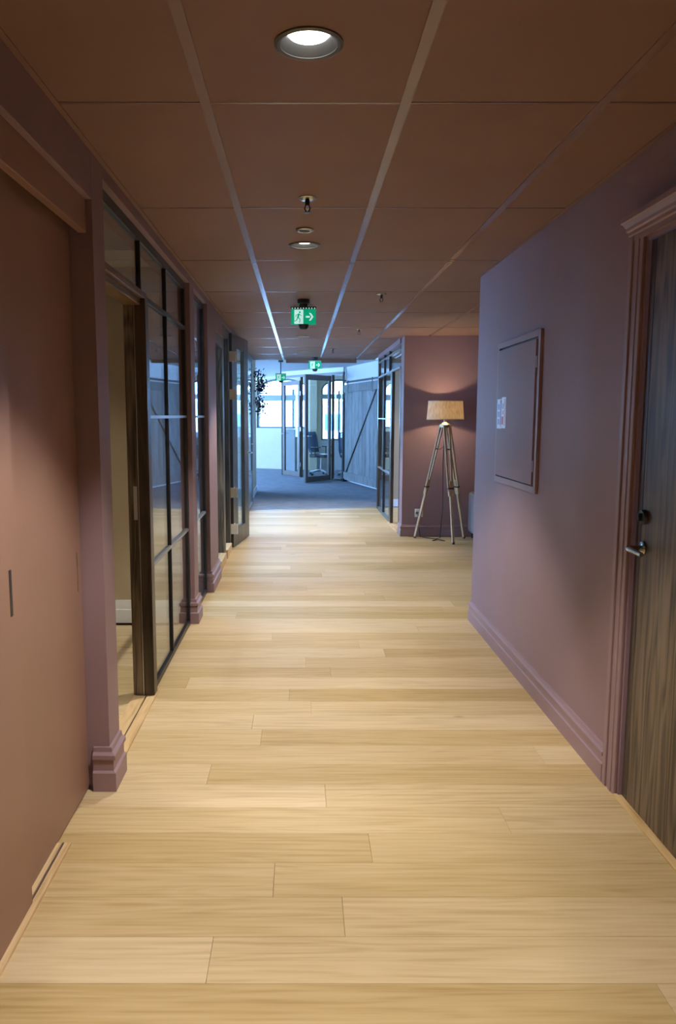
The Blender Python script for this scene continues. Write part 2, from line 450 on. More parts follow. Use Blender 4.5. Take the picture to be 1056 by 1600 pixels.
# ---- ceiling of painted panels
ceil = thing('ceiling', (0.2, 5, ZC), 'terracotta painted panel ceiling with long grid rails', kind='structure')
GX = [-0.287, 0.315, 0.910]
JY = [2.43 + 1.17 * k for k in range(-4, 10)]
DL_Y = [-0.25, 2.06, 4.35, 6.70, 9.16, 11.31]
DLX, DLR = 0.02, 0.076
def tile(x0, x1, y0, y1, hole=None):
    g = 0.004
    x0 += g; x1 -= g; y0 += g; y1 -= g
    if hole is None:
        c = 0.006
        m = MB().add([(x0 + c, y0 + c, ZC), (x1 - c, y0 + c, ZC), (x1 - c, y1 - c, ZC), (x0 + c, y1 - c, ZC),
                      (x0, y0, ZC + c), (x1, y0, ZC + c), (x1, y1, ZC + c), (x0, y1, ZC + c),
                      (x0, y0, ZC + .02), (x1, y0, ZC + .02), (x1, y1, ZC + .02), (x0, y1, ZC + .02)],
                     [(0, 3, 2, 1), (0, 1, 5, 4), (1, 2, 6, 5), (2, 3, 7, 6), (3, 0, 4, 7),
                      (4, 5, 9, 8), (5, 6, 10, 9), (6, 7, 11, 10), (7, 4, 8, 11), (8, 9, 10, 11)])
        return obj('ceiling_panel', m, 'tile', ceil)
    n = 32; hx, hy, hr = hole
    V = []; F = []
    circ = [(hx + hr * math.cos(2 * math.pi * i / n), hy + hr * math.sin(2 * math.pi * i / n)) for i in range(n)]
    def edge(px, py):
        dx, dy = px - hx, py - hy
        t = min(((x1 - hx) / dx if dx > 0 else (x0 - hx) / dx) if abs(dx) > 1e-9 else 1e9, ((y1 - hy) / dy if dy > 0 else (y0 - hy) / dy) if abs(dy) > 1e-9 else 1e9)
        return hx + dx * t, hy + dy * t
    outer = [edge(*c) for c in circ]
    for z in (ZC, ZC + .02):
        V += [(p[0], p[1], z) for p in circ] + [(p[0], p[1], z) for p in outer]
    corners = [(x1, y1), (x0, y1), (x0, y0), (x1, y0)]
    b = len(V)
    for z in (ZC, ZC + .02): V += [(p[0], p[1], z) for p in corners]
    def side(p): 
        return 0 if abs(p[0] - x1) < 1e-6 else 1 if abs(p[1] - y1) < 1e-6 else 2 if abs(p[0] - x0) < 1e-6 else 3
    for L_ in (0, 1):
        o_ = L_ * 2 * n
        for i in range(n):
            j = (i + 1) % n
            F.append((o_ + i, o_ + j, o_ + n + j, o_ + n + i))
            a_, c_ = side(outer[i]), side(outer[j])
            if a_ != c_:
                cor = {(0, 1): 0, (1, 2): 1, (2, 3): 2, (3, 0): 3}[(a_, c_)]
                F.append((o_ + n + i, o_ + n + j, b + L_ * 4 + cor))
    for i in range(n):
        j = (i + 1) % n
        F.append((i, j, 2 * n + j, 2 * n + i))
    return obj('ceiling_panel', MB().add(V, F), 'tile', ceil)
for j0, j1 in zip(JY, JY[1:]):
    xs = [XL - 0.05] + GX + [XR + 0.03]
    if j1 > Y_COR + 0.3 and j0 < Y_LW - 0.2:
        xs = [XL - 0.05] + GX + [1.51, 2.11, 2.71, 3.31, 3.6]
    for a, b in zip(xs, xs[1:]):
        hole = None
        for d in DL_Y:
            if a < DLX < b and j0 < d < j1: hole = (DLX, d, DLR)
        tile(a, b, j0, j1, hole)
for gx in GX:
    part('grid_rail', ceil, 'tbar', (gx - .016, gx + .016, JY[0], Y_END, ZC - 0.003, ZC + .012))
for gx in (1.51, 2.11, 2.71, 3.31):
    part('grid_rail', ceil, 'tbar', (gx - .012, gx + .012, Y_COR, Y_LW, ZC - 0.002, ZC + .012))
for j in JY[1:]:
    xr = 3.6 if Y_COR < j < Y_LW else XR + 0.02
    part('cross_rail', ceil, 'tbar', (XL - 0.03, xr, j - .005, j + .005, ZC - 0.0008, ZC + .014))
part('ceiling_slab', ceil, 'subfloor', (-0.9, 3.7, -2.6, Y_END, ZC + 0.09, ZC + 0.15))
part('edge_angle', ceil, 'tile', (XR - 0.018, XR, 1.0, Y_COR, ZC - 0.004, ZC + .01))
part('edge_angle', ceil, 'tile', (XL, XL + 0.018, 1.0, 9.1, ZC - 0.004, ZC + .01))
obj('trim_2', MB().box(-0.25, 0.93, Y_END - 0.02, Y_END + 0.1, 2.335, 2.42), 'tile', kind='structure', label='brown fascia strip closing the painted ceiling above the far doors')

# ---- right wall with the oak door
wr = thing('wall_right', (XR, 3, 0), 'long mauve painted wall holding the cabinet and the oak door', kind='structure')
DY0, DY1, DZ = 1.86, 2.775, 2.075
part('wall_panel', wr, 'paint', (XR, XR + .15, DY1, Y_COR, 0, ZC + .08))
part('wall_panel', wr, 'paint', (XR, XR + .15, DY0, DY1, DZ, ZC + .08))
part('wall_panel', wr, 'paint', (XR, XR + .15, -2.6, DY0, 0, ZC + .08))
BASE = [(0, 0), (.018, 0), (.018, .072), (.013, .078), (.013, .104), (.019, .110), (.019, .122), (.011, .130), (.008, .142), (0, .145)]
bb = MB().mould([(XR + 1.2, Y_COR), (XR, Y_COR), (XR, 2.885)], BASE)
obj('baseboard_right', bb, 'trimpaint', kind='structure', label='mauve stepped baseboard along the wall below the cabinet')
# casing of the oak door
tr3 = thing('trim_3', (XR, 2.33, 0), 'mauve moulded casing with crowned head around the oak door', kind='structure')
m = MB()
for (y0, y1, t) in ((DY1, DY1 + .028, .012), (DY1 + .028, DY1 + .052, .015), (DY1 + .052, DY1 + .074, .012), (DY1 + .074, DY1 + .105, .018)):
    m.box(XR - t, XR, y0, y1, 0, DZ + .02)
obj('side_casing', m, 'trimpaint', tr3, bevel=.003)
m = MB()
for (y0, y1, t) in ((DY0 - .028, DY0, .016), (DY0 - .105, DY0 - .028, .024)):
    m.box(XR - t, XR, y0, y1, 0, DZ + .02)
obj('side_casing', m, 'trimpaint', tr3, bevel=.003)
m = MB()
CR = [(0, 0), (.014, 0), (.014, .020), (.020, .024), (.020, .036), (.027, .041), (.028, .052), (.037, .066), (.044, .071), (.044, .088), (0, .088)]
ya, yb = DY0 - .10, DY1 + .10
q = len(CR)
V = [(XR - o, yy + (o if yy > 2 else -o) * .6, DZ + z) for yy in (ya, yb) for (o, z) in CR]
m.add(V, [(i, (i + 1) % q, q + (i + 1) % q, q + i) for i in range(q)] + [tuple(range(q)), tuple(range(2 * q - 1, q - 1, -1))])
obj('crown_head', m, 'trimpaint', tr3)
part('jamb', tr3, 'trimpaint', (XR + .001, XR + .15, DY1 - .012, DY1, 0, DZ), (XR + .001, XR + .15, DY0, DY0 + .012, 0, DZ), (XR + .001, XR + .15, DY0 + .012, DY1 - .012, DZ - .012, DZ))
d3 = thing('door_1', (XR + .06, 2.32, 0), 'dark grained oak door with lever handle in the mauve wall', kind='structure')
XD = XR + .012
part('leaf', d3, 'darkoak', (XD, XD + .045, DY0 + .016, DY1 - .058, .010, DZ - .016), bevel=.002)
part('edge_lipping', d3, 'darkwood', (XD + .0005, XD + .045, DY1 - .056, DY1 - .016, .010, DZ - .016), bevel=.002)
hz, hy = 0.98, DY1 - .085
m = MB(Matrix.Translation((XD, hy, hz)) @ Matrix.Rotation(R(-90), 4, 'Y'))
m.lathe([(.026, 0), (.026, .006), (.022, .009), (0, .009)], (0, 0, 0), 24)
h = obj('lever_handle', m, 'chrome', d3, smooth=True)
m = MB().tube([(XD - .008, hy, hz), (XD - .045, hy, hz), (XD - .056, hy - .006, hz), (XD - .060, hy - .02, hz), (XD - .058, hy - .115, hz - .003)], [.010, .010, .011, .0105, .008], 12)
obj('lever', m, 'chrome', h, smooth=True)
m = MB(Matrix.Translation((XD, hy, 1.093)) @ Matrix.Rotation(R(-90), 4, 'Y'))
m.lathe([(.026, 0), (.026, .012), (.023, .016), (0, .016)], (0, 0, 0), 24)
lk = obj('deadlock', m, 'black', d3, smooth=True)
part('thumb_turn', lk, 'black', (XD - .026, XD - .016, hy - .004, hy + .004, 1.093 - .014, 1.093 + .014), bevel=.002)
obj('trim_4', MB().box(XR - .015, XR + .05, DY0, DY1, 0, .009), 'oaktrim', kind='structure', label='pale oak threshold strip under the dark oak door', bevel=.003)

# ---- alcove behind the right wall
wa = thing('wall_alcove', (2.4, 7.2, 0), 'mauve alcove walls around the tripod floor lamp', kind='structure')
part('wall_panel', wa, 'paint', (XR + .15, 3.6, Y_COR - .15, Y_COR, 0, ZC + .08))
part('wall_panel', wa, 'paint', (3.45, 3.6, Y_COR, Y_LW, 0, ZC + .08))
part('wall_panel', wa, 'paint', (XR + .005, 3.6, Y_LW, Y_LW + .26, 0, ZC + .08))
bb = MB().mould([(3.45, Y_LW), (XR + .005, Y_LW), (XR + .005, Y_LW + .26)], [(-o, z) for o, z in BASE])
obj('baseboard_alcove', bb, 'trimpaint', kind='structure', label='mauve stepped baseboard under the lamp wall')

# ---- left wall: sliding doors, pilasters, header
wl = thing('wall_left', (XL, 4, 0), 'mauve left wall of pilasters and header framing glass and sliding doors', kind='structure')
P1, P2, P3 = (2.83, 2.99), (5.24, 5.44), (6.20, 6.78)
PL = [(0, 0), (.028, 0), (.028, .075), (.018, .082), (.018, .122), (.026, .130), (.026, .146), (.012, .155), (.010, .172), (0, .174)]
for (a, b) in (P1, P2, P3):
    x0 = -.90
    p_ = part('pilaster', wl, 'paint', (x0, XL, a, b, 0, ZC + .02))
    m = MB().mould([(XL, b - .004), (XL, a), (XL - .062, a)], [(-o, z) for o, z in PL])
    obj('plinth', m, 'trimpaint', p_)
part('header', wl, 'paint', (-.90, XL, P1[1], P2[0], 2.332, ZC + .08), bevel=.003)
part('header', wl, 'paint', (-.90, XL, P2[1], P3[0], 2.332, ZC + .08), bevel=.003)
part('header', wl, 'paint', (-.90, XL - .01, P3[1], 7.52, 2.20, ZC + .08), bevel=.003)
part('header', wl, 'paint', (-.90, XL - .01, 7.52, 9.22, 2.345, ZC + .08), bevel=.003)
part('header', wl, 'paint', (-.90, XL, -2.6, P1[0], 2.215, ZC + .08), bevel=.003)
part('track_fascia', wl, 'doorpaint', (-.797, XL - .022, 0.4, P1[0], 2.10, 2.215), bevel=.003)
part('wall_panel', wl, 'paint', (-.90, XL - .02, -2.6, 0.4, 0, 2.215))
part('pocket_back', wl, 'paint', (-.98, -.90, -2.6, P1[0], 0, ZC + .08))
part('wall_back', wl, 'paint', (-.98, 1.4, -2.75, -2.6, 0, ZC + .08))

d1 = thing('door_2', (-.815, 1.4, 0), 'terracotta sliding door leaf with dark slot pull at frame edge', kind='structure')
m = MB()
XN, YN = -.800, 2.11
m.box(XN - .022, XN, .5, YN, .008, 2.098)
obj('leaf', m, 'doorpaint', d1, bevel=.002)
part('slot_pull', d1, 'black', (XN - .004, XN + .0015, 2.048, 2.064, .90, 1.03))
d2 = thing('door_3', (-.85, 2.45, 0), 'terracotta sliding door leaf standing against the first pilaster', kind='structure')
part('leaf', d2, 'doorpaint', (-.850, -.829, 1.4, P1[0] - .003, .008, 2.16), bevel=.002)
part('edge_pull', d2, 'brownwood', (-.829, -.8275, 2.772, 2.777, .80, .95))
obj('trim_5', MB().box(-.829, -.812, .5, 2.43, 0, .010).box(-.804, -.782, .5, 2.43, 0, .010), 'oaktrim', kind='structure', label='pale wooden floor guide of the sliding doors')
obj('trim_6', MB().box(-.811, -.805, .5, 2.43, 0, .011), 'steel', kind='structure', label='grey metal groove in the sliding door floor guide')

# ---- first glass partition and open doorway
XG0, XG1 = -.805, -.775
def pane(parent, x0, x1, y0, y1, z0, z1, mat='glass'):
    return part('pane', parent, mat, (x0, x1, y0, y1, z0, z1))
gp = thing('glass_partition', (-.79, 4.1, 0), 'black framed glass partition beside the open doorway of the first room', 'partition')
part('top_rail', gp, 'black', (XG0, XG1, P1[1], P2[0], 2.287, 2.332))
part('bottom_rail', gp, 'black', (XG0, XG1, 3.88, P2[0], 0, .032))
part('end_stile', gp, 'black', (XG0, XG1, P2[0] - .05, P2[0], .032, 2.287))
part('mullion', gp, 'black', (XG0 + .004, XG1, 4.498, 4.512, .032, 2.287))
part('mullion', gp, 'black', (XG0 + .004, XG1, 3.793, 3.807, 2.05, 2.287))
for z in (.675, 1.445):
    part('muntin', gp, 'bluemuntin', (XG0 + .004, XG1 + .003, 3.88, P2[0] - .05, z - .008, z + .008))
part('muntin', gp, 'black', (XG0 + .004, XG1 + .003, 3.88, P2[0] - .05, 2.02, 2.042))
part('door_head', gp, 'brownwood', (XG0 - .05, XG1 + .012, P1[1], 3.88, 2.018, 2.050), bevel=.003)
part('door_head', gp, 'brownwood', (XG0 - .06, XG1 - .006, P1[1], 3.80, 1.985, 2.018), bevel=.003)
part('jamb_post', gp, 'darkwood', (-.812, -.758, 3.80, 3.88, .012, 2.018), bevel=.003)
part('jamb_post', gp, 'darkoak', (-.868, -.816, 3.806, 3.88, .012, 2.018), bevel=.003)
part('seal_strip', gp, 'steel', (-.8155, -.8125, 3.803, 3.86, .012, 2.0))
part('latch_plate', gp, 'steel', (-.84, -.822, 3.8035, 3.81, .93, 1.10))
for (a, b) in ((P1[1] + .002, 3.793), (3.807, 4.498), (4.512, P2[0] - .05)):
    pane(gp, -.794, -.786, a, b, 2.050 if a < 3.9 else 2.042, 2.287)
for (a, b) in ((3.88, 4.498), (4.512, P2[0] - .05)):
    for (z0, z1) in ((.032, .667), (.683, 1.437), (1.453, 2.02)):
        pane(gp, -.794, -.786, a, b, z0, z1)
th = thing('trim_7', (-.8, 3.4, 0), 'pale oak threshold with a dark groove in the open doorway', kind='structure')
part('threshold_board', th, 'oaktrim', (-.752, -.797, P1[1] + .0, 3.885, 0, .012), bevel=.002)
part('threshold_board', th, 'oaktrim', (-.803, -.868, P1[1] + .0, 3.80, 0, .012), bevel=.002)
part('groove', th, 'black', (-.797, -.803, P1[1], 3.80, 0, .006))

# ---- second, narrow glass strip
g2 = thing('glass_partition', (-.79, 5.8, 0), 'narrow black framed glass strip between the two far pilasters', 'partition')
part('top_rail', g2, 'black', (XG0, XG1, P2[1], P3[0], 2.287, 2.332))
part('bottom_rail', g2, 'black', (XG0, XG1, P2[1], P3[0], 0, .032))
part('end_stile', g2, 'black', (XG0, XG1, P3[0] - .05, P3[0], .032, 2.287))
for z in (.675, 1.445):
    part('muntin', g2, 'bluemuntin', (XG0 + .004, XG1 + .003, P2[1], P3[0] - .05, z - .008, z + .008))
for (z0, z1) in ((.032, .667), (.683, 1.437), (1.453, 2.287)):
    pane(g2, -.794, -.786, P2[1], P3[0] - .05, z0, z1)

# ---- timber screen with the ajar glazed door
ts = thing('timber_screen', (-.79, 7.5, 0), 'dark timber glazed screen between the last pilaster and the ajar door', 'screen')
XS0, XS1 = -.84, -.765
part('post', ts, 'darkwood', (XS0, XS1, 6.78, 6.86, 0, 2.2), bevel=.003)
part('post', ts, 'darkoak', (XS0, XS1, 7.52, 7.68, 0, 2.345), bevel=.003)
part('post', ts, 'darkwood', (XS0, XS1, 8.12, 8.26, 0, 2.345), bevel=.003)
part('post', ts, 'darkwood', (XS0, XS1, 9.14, 9.22, 0, 2.345), bevel=.003)
part('head_rail', ts, 'darkwood', (XS0, XS1, 6.86, 7.52, 2.10, 2.2), (XS0, XS1, 7.68, 8.12, 2.25, 2.345), (XS0, XS1, 8.26, 9.14, 2.335, 2.345))
part('sill', ts, 'oaktrim', (XS0, XS1 + .02, 6.86, 7.52, 0, .09))
part('sill', ts, 'oaktrim', (XS0, XS1 + .02, 7.68, 8.12, 0, .09))
pane(ts, -.806, -.798, 6.86, 7.52, .09, 2.10)
pane(ts, -.806, -.798, 7.68, 8.12, .09, 2.25)
dl = thing('door_4', (-.74, 8.3, 0), 'dark timber glazed door standing ajar with steel hinges', kind='structure')
ang = math.atan2(.115, .82)
LM = Matrix.Translation((-.738, 8.285, 0)) @ Matrix.Rotation(-ang, 4, 'Z')   # local +y runs along the leaf
def lpart(name, mat, *bx, parent=dl, **k):
    m = MB(LM)
    for b in bx: m.box(*b)
    return obj(name, m, mat, parent, **k)
lpart('stile', 'darkwood', (-.045, 0, 0, .24, .012, 2.328), bevel=.003)
lpart('stile', 'darkwood', (-.045, 0, .60, .83, .012, 2.328), bevel=.003)
lpart('rail', 'darkwood', (-.045, 0, .24, .60, .012, .20), bevel=.003)
lpart('rail', 'darkwood', (-.045, 0, .24, .60, 2.18, 2.328), bevel=.003)
lpart('pane', 'glass', (-.027, -.019, .24, .60, .20, 2.18))
for z in (2.08, 1.68, .62, .22):
    hg = MB().box(-.79, -.700, 8.2605, 8.2655, z - .055, z + .055)
    hh = obj('hinge', hg, 'hinge', dl)
    m = MB().tube([(-.700, 8.268, z - .055), (-.700, 8.268, z + .055)], .010, 10)
    obj('hinge_pin', m, 'hinge', hh, smooth=True)
    m = MB(LM).box(.0005, .0035, .006, .07, z - .055, z + .055)
    obj('hinge_leaf', m, 'hinge', hh)
hd = MB(LM).tube([(0, .775, 1.02), (.05, .775, 1.02), (.055, .76, 1.02), (.055, .66, 1.02)], .009, 10)
obj('lever_handle', hd, 'steel', dl, smooth=True)

# ---- glass wall past the ajar door
g3 = thing('glass_partition', (-.80, 11, 0), 'clear glass wall at the carpet edge past the ajar timber door', 'partition')
part('top_rail', g3, 'winframe', (-.82, -.79, 9.22, 12.6, 2.30, ZC))
part('bottom_rail', g3, 'winframe', (-.82, -.79, 9.22, 12.6, .006, .04))
for y in (10.9, 12.57):
    part('mullion', g3, 'winframe', (-.82, -.79, y, y + .03, .04, 2.30))
for (a, b) in ((9.22, 10.9), (10.93, 12.57)):
    pane(g3, -.81, -.80, a, b, .04, 2.30)
part('pull_bar', g3, 'steel', (-.79, -.75, 12.2, 12.212, 1.0, 1.012), (-.762, -.75, 12.1, 12.212, 1.0, 1.012))

# ---- rooms behind the left wall
rm = thing('wall_left_rooms', (-3, 6, 0), 'walls and ceilings of the rooms behind the left glass partitions', kind='structure')
# room 1
part('end_wall', rm, 'olive', (-4.7, -.90, 5.26, 5.36, 0, 2.75))
part('end_wall', rm, 'olive', (-4.7, -.98, 2.60, 2.70, 0, 2.75))
part('side_wall', rm, 'olive', (-3.3, -3.2, 2.70, 5.26, 0, 2.75))
part('room_ceiling', rm, 'whiteceil', (-3.2, -.90, 2.70, 5.26, 2.70, 2.75))
part('ceiling_beam', rm, 'whiteceil', (-3.2, -.90, 4.75, 5.26, 2.44, 2.70))
part('ceiling_beam', rm, 'whiteceil', (-3.2, -.90, 4.1, 4.4, 2.52, 2.70))
part('room_baseboard', rm, 'whitetrim', (-3.2, -.90, 5.24, 5.26, 0, .095), (-3.2, -.90, 5.247, 5.26, .095, .16))
part('over_panel', rm, 'olive', (-.92, -.90, 2.70, 5.26, 2.40, 2.75))
# room 2: dark stub added so the glass strip stays dark while daylight passes
part('view_block_stub', rm, 'sofa', (-1.08, -.90, 6.32, 6.50, 0, 2.62))
# room 3 (daylit)
part('room_floor', rm, 'oak', (-4.6, -.87, 5.36, 12.6, -.019, -.001))
part('room_ceiling', rm, 'whiteceil', (-4.6, -.90, 5.36, 12.6, 2.62, 2.70))
part('end_wall', rm, 'cream', (-4.7, -.83, 12.60, 12.70, 0, 2.75))
part('over_panel', rm, 'white', (-.91, -.90, 5.36, 12.6, 2.385, 2.70))
# outer wall with three windows
WY = [(5.6, 7.2), (7.5, 9.1), (9.4, 10.9), (11.1, 12.4)]
zs0, zs1 = .75, 2.35
prev = 5.36
for (a, b) in WY:
    part('outer_wall', rm, 'cream', (-4.7, -4.6, prev, a, 0, 2.62)); prev = b
    part('outer_wall', rm, 'cream', (-4.7, -4.6, a, b, 0, zs0), (-4.7, -4.6, a, b, zs1, 2.62))
part('outer_wall', rm, 'cream', (-4.7, -4.6, prev, 12.6, 0, 2.62))
for i, (a, b) in enumerate(WY):
    w = thing('window_%d' % (i + 1), (-4.65, (a + b) / 2, zs0), ('first', 'second', 'third', 'fourth')[i] + ' daylight window of the room behind the ajar door', kind='structure')
    part('window_frame', w, 'winframe', (-4.68, -4.62, a, a + .05, zs0, zs1), (-4.68, -4.62, b - .05, b, zs0, zs1), (-4.68, -4.62, a, b, zs0, zs0 + .05), (-4.68, -4.62, a, b, zs1 - .05, zs1))
    part('mullion', w, 'winframe', (-4.68, -4.62, (a + b) / 2 - .025, (a + b) / 2 + .025, zs0 + .05, zs1 - .05))
    pane(w, -4.654, -4.646, a + .05, b - .05, zs0 + .05, zs1 - .05)
    portal((-4.72, (a + b) / 2, (zs0 + zs1) / 2), (0, R(-90), 0), zs1 - zs0, b - a)

# ---- right glass partition and its room
g4 = thing('glass_partition', (1.22, 10.7, 0), 'glass partition with dark stile past the lamp wall', 'partition')
XA, XB = 1.205, 1.245
ya_, yb_ = Y_LW + .26, 12.04
part('head_trim', g4, 'trimpaint', (1.20, 1.30, ya_, yb_, 2.325, ZC + .02))
part('end_post', g4, 'darkwood', (XA - .003, XB + .02, yb_ - .10, yb_, 0, 2.325))
part('bottom_rail', g4, 'winframe', (XA, XB, 10.38, yb_ - .10, 0, .035))
part('door_stile', g4, 'darkwood', (XA, XB, 10.2, 10.38, .012, 2.04), bevel=.003)
part('door_stile', g4, 'darkwood', (XA + .01, XB, ya_, ya_ + .06, .012, 2.04), bevel=.003)
part('latch_plate', g4, 'steel', (XA - .006, XA, 10.26, 10.31, .9, 1.1))
for z, t in ((2.04, .022), (1.41, .016), (.66, .016)):
    part('muntin', g4, 'bluemuntin', (XA - .003, XB, 10.38 if z < 2 else ya_, yb_ - .10, z - t / 2, z + t / 2))
part('muntin', g4, 'bluemuntin', (XA - .003, XB, ya_, yb_ - .10, 2.255, 2.27))
for y in (10.55, 11.2):
    part('mullion', g4, 'black', (XA, XB, y, y + .018, .035 if y > 11 else 2.05, 2.325))
for (a, b) in ((ya_, 10.55), (10.568, 11.2), (11.218, yb_ - .10)):
    pane(g4, 1.221, 1.229, a, b, 2.051, 2.247)
    pane(g4, 1.221, 1.229, a, b, 2.27, 2.325)
for (a, b) in ((10.38, 11.2), (11.218, yb_ - .10)):
    for (z0, z1) in ((.035, .652), (.668, 1.402), (1.418, 2.029)):
        pane(g4, 1.221, 1.229, a, b, z0, z1)
obj('trim_8', MB().box(1.19, 1.26, ya_, 10.38, 0, .012), 'oaktrim', kind='structure', label='pale threshold in the doorway past the lamp wall')
rr = thing('wall_right_room', (2.6, 10.6, 0), 'tan walls of the room behind the far glass partition', kind='structure')
part('end_wall', rr, 'tan', (1.25, 4.4, 12.2, 12.3, 0, 2.6))
part('end_wall', rr, 'tan', (1.245, 1.26, yb_, 12.2, 0, 2.6))
part('side_wall', rr, 'tan', (4.3, 4.4, Y_LW + .26, 12.2, 0, 2.6))
part('room_floor', rr, 'oak', (1.30, 4.4, Y_LW + .26, 12.3, -.019, -.0005))
part('room_ceiling', rr, 'whiteceil', (1.30, 4.4, Y_LW + .26, 12.3, 2.5, 2.6))
part('over_panel', rr, 'tan', (1.30, 1.32, Y_LW + .26, 12.2, 2.385, 2.6))
part('room_baseboard', rr, 'whitetrim', (1.27, 4.3, 12.185, 12.2, 0, .12))

# ---- hall beyond: yellow wall, arched windows, ceiling
ZH = 2.52
wh = thing('wall_hall', (0, 20, 0), 'cream hall wall with white parapet below the arched windows', kind='structure')
part('yellow_wall', wh, 'cream', (-1.05, -.86, 12.70, 14.7, 0, ZH))
part('baseboard', wh, 'whitetrim', (-.86, -.845, 12.70, 14.7, 0.004, .12), (-1.05, -.845, 14.7, 14.715, .004, .12))
part('hall_ceiling', wh, 'whiteceil', (-6, 5, Y_END + .1, 24, ZH, ZH + .1))
part('hall_ceiling', wh, 'whiteceil', (-.95, 1.3, 12.9, Y_END + .1, ZH, ZH + .1))
part('ceiling_fascia', wh, 'whiteceil', (-.95, 1.3, Y_END + .1, Y_END + .12, ZC, ZH))

def arch_wall(P0, P1, openings, top, name, mat_low, sill_z, thick=.25):
    """wall from P0 to P1 with arched openings (u0,u1,sill,spring,apex); returns the wall frame matrix"""
    P0 = Vector((P0[0], P0[1], 0)); P1 = Vector((P1[0], P1[1], 0))
    L_ = (P1 - P0).length; ex = (P1 - P0).normalized(); ey = Vector((-ex.y, ex.x, 0))
    mt = Matrix(((ex.x, ey.x, 0, P0.x), (ex.y, ey.y, 0, P0.y), (0, 0, 1, 0), (0, 0, 0, 1)))
    low = MB(mt).box(0, L_, 0, thick, 0, sill_z)
    obj('parapet', low, mat_low, wh)
    m = MB(mt); u = 0
    for (u0, u1, spring, apex) in openings:
        m.box(u, u0, 0, thick, sill_z, top); u = u1
        n = 14; c = (u0 + u1) / 2; hw = (u1 - u0) / 2
        arc = [(c - hw * math.cos(math.pi * i / n), spring + (apex - spring) * math.sin(math.pi * i / n)) for i in range(n + 1)]
        for (a, b) in zip(arc, arc[1:]):
            m.poly([(a[0], 0, a[1]), (b[0], 0, b[1]), (b[0], 0, top), (a[0], 0, top)], (0, thick, 0))
    m.box(u, L_, 0, thick, sill_z, top)
    obj('upper_wall', m, 'cream', wh)
    return mt
def arch_window(mt, name, label, u0, u1, sill, spring, apex, t0, t1, mulls):
    w = thing(name, mt @ Vector(((u0 + u1) / 2, .1, sill)), label, kind='structure')
    n = 14; c = (u0 + u1) / 2; hw = (u1 - u0) / 2; fw = .05
    def arc(k): return [(c - (hw - k) * math.cos(math.pi * i / n), spring + (apex - spring - k) * math.sin(math.pi * i / n)) for i in range(n + 1)]
    A, B = arc(0), arc(fw)
    m = MB(mt)
    m.box(u0, u0 + fw, .06, .12, sill, spring).box(u1 - fw, u1, .06, .12, sill, spring).box(u0 + fw, u1 - fw, .06, .12, sill, sill + .045)
    for i in range(n):
        m.poly([(A[i][0], .06, A[i][1]), (A[i + 1][0], .06, A[i + 1][1]), (B[i + 1][0], .06, B[i + 1][1]), (B[i][0], .06, B[i][1])], (0, .06, 0))
    obj('window_frame', m, 'winframe', w)
    obj('transom_band', MB(mt).box(u0, u1, .03, .15, t0, t1), 'transom', w)
    for q in mulls:
        obj('mullion', MB(mt).box(q - .025, q + .025, .06, .12, sill + .045, t0).box(q - .025, q + .025, .06, .12, t1, spring), 'winframe', w)
    obj('pane', MB(mt).box(u0 + fw, u1 - fw, .086, .094, sill + .045, t0), 'glass', w)
    pts = [(B[0][0], .086, t1)] + [(b[0], .086, b[1]) for b in B] + [(B[-1][0], .086, t1)]
    obj('pane', MB(mt).poly(pts, (0, .008, 0)), 'glass', w)
    return w
A0, A1 = (-2.6, 21.9), (.30, 20.5)
LA = math.hypot(A1[0] - A0[0], A1[1] - A0[1])
mt = arch_wall(A0, A1, [(1.52, 3.08, 2.16, 2.46)], ZH, 'a', 'cream', 1.12)
arch_window(mt, 'window_5', 'wide arched window above the white parapet in the hall', 1.52, 3.08, 1.12, 2.16, 2.46, 1.86, 2.02, [2.62])
pc = mt @ Vector((2.3, .3, 1.75)); portal(pc, (R(-90), 0, math.atan2(A1[1] - A0[1], A1[0] - A0[0])), 1.5, 1.3)
B0, B1 = (.30, 20.5), (3.6, 20.5)
mt2 = arch_wall(B0, B1, [(.24, 1.20, 2.12, 2.42), (1.5, 2.5, 2.12, 2.42)], ZH, 'b', 'white', .80)
arch_window(mt2, 'window_6', 'arched office window behind the open glass door', .24, 1.20, .80, 2.12, 2.42, 1.90, 2.03, [.72])
arch_window(mt2, 'window_7', 'arched office window hidden behind the barn door wall', 1.5, 2.5, .80, 2.12, 2.42, 1.90, 2.03, [2.0])
for u in (.72, 2.0):
    pc = mt2 @ Vector((u, .3, 1.6)); portal(pc, (R(-90), 0, 0), 1.0, 1.6)
part('outer_wall', wh, 'cream', (3.6, 3.75, 12.3, 20.7, 0, ZH))
# the left end of the hall, with a large window that lights it
part('outer_wall', wh, 'cream', (-5.1, -5.0, 12.7, 14.2, 0, ZH), (-5.1, -5.0, 14.2, 21.0, 0, .8), (-5.1, -5.0, 14.2, 21.0, 2.4, ZH), (-5.1, -5.0, 21.0, 23.3, 0, ZH))
part('outer_wall', wh, 'cream', (-5.1, -2.55, 21.9, 22.1, 0, ZH))
portal((-5.12, 17.6, 1.6), (0, R(-90), 0), 1.6, 6.8)
w7 = thing('window_8', (-5.05, 17.6, .8), 'long ribbon window at the end of the carpeted hall', kind='structure')
for k in range(6):
    y = 14.2 + k * 6.8 / 5
    part('mullion', w7, 'winframe', (-5.08, -5.02, min(y, 20.95), min(y, 20.95) + .05, .8, 2.4))
for k in range(5):
    pane(w7, -5.055, -5.045, 14.25 + k * 1.36, 14.2 + (k + 1) * 1.36 - .05, .8, 2.4)

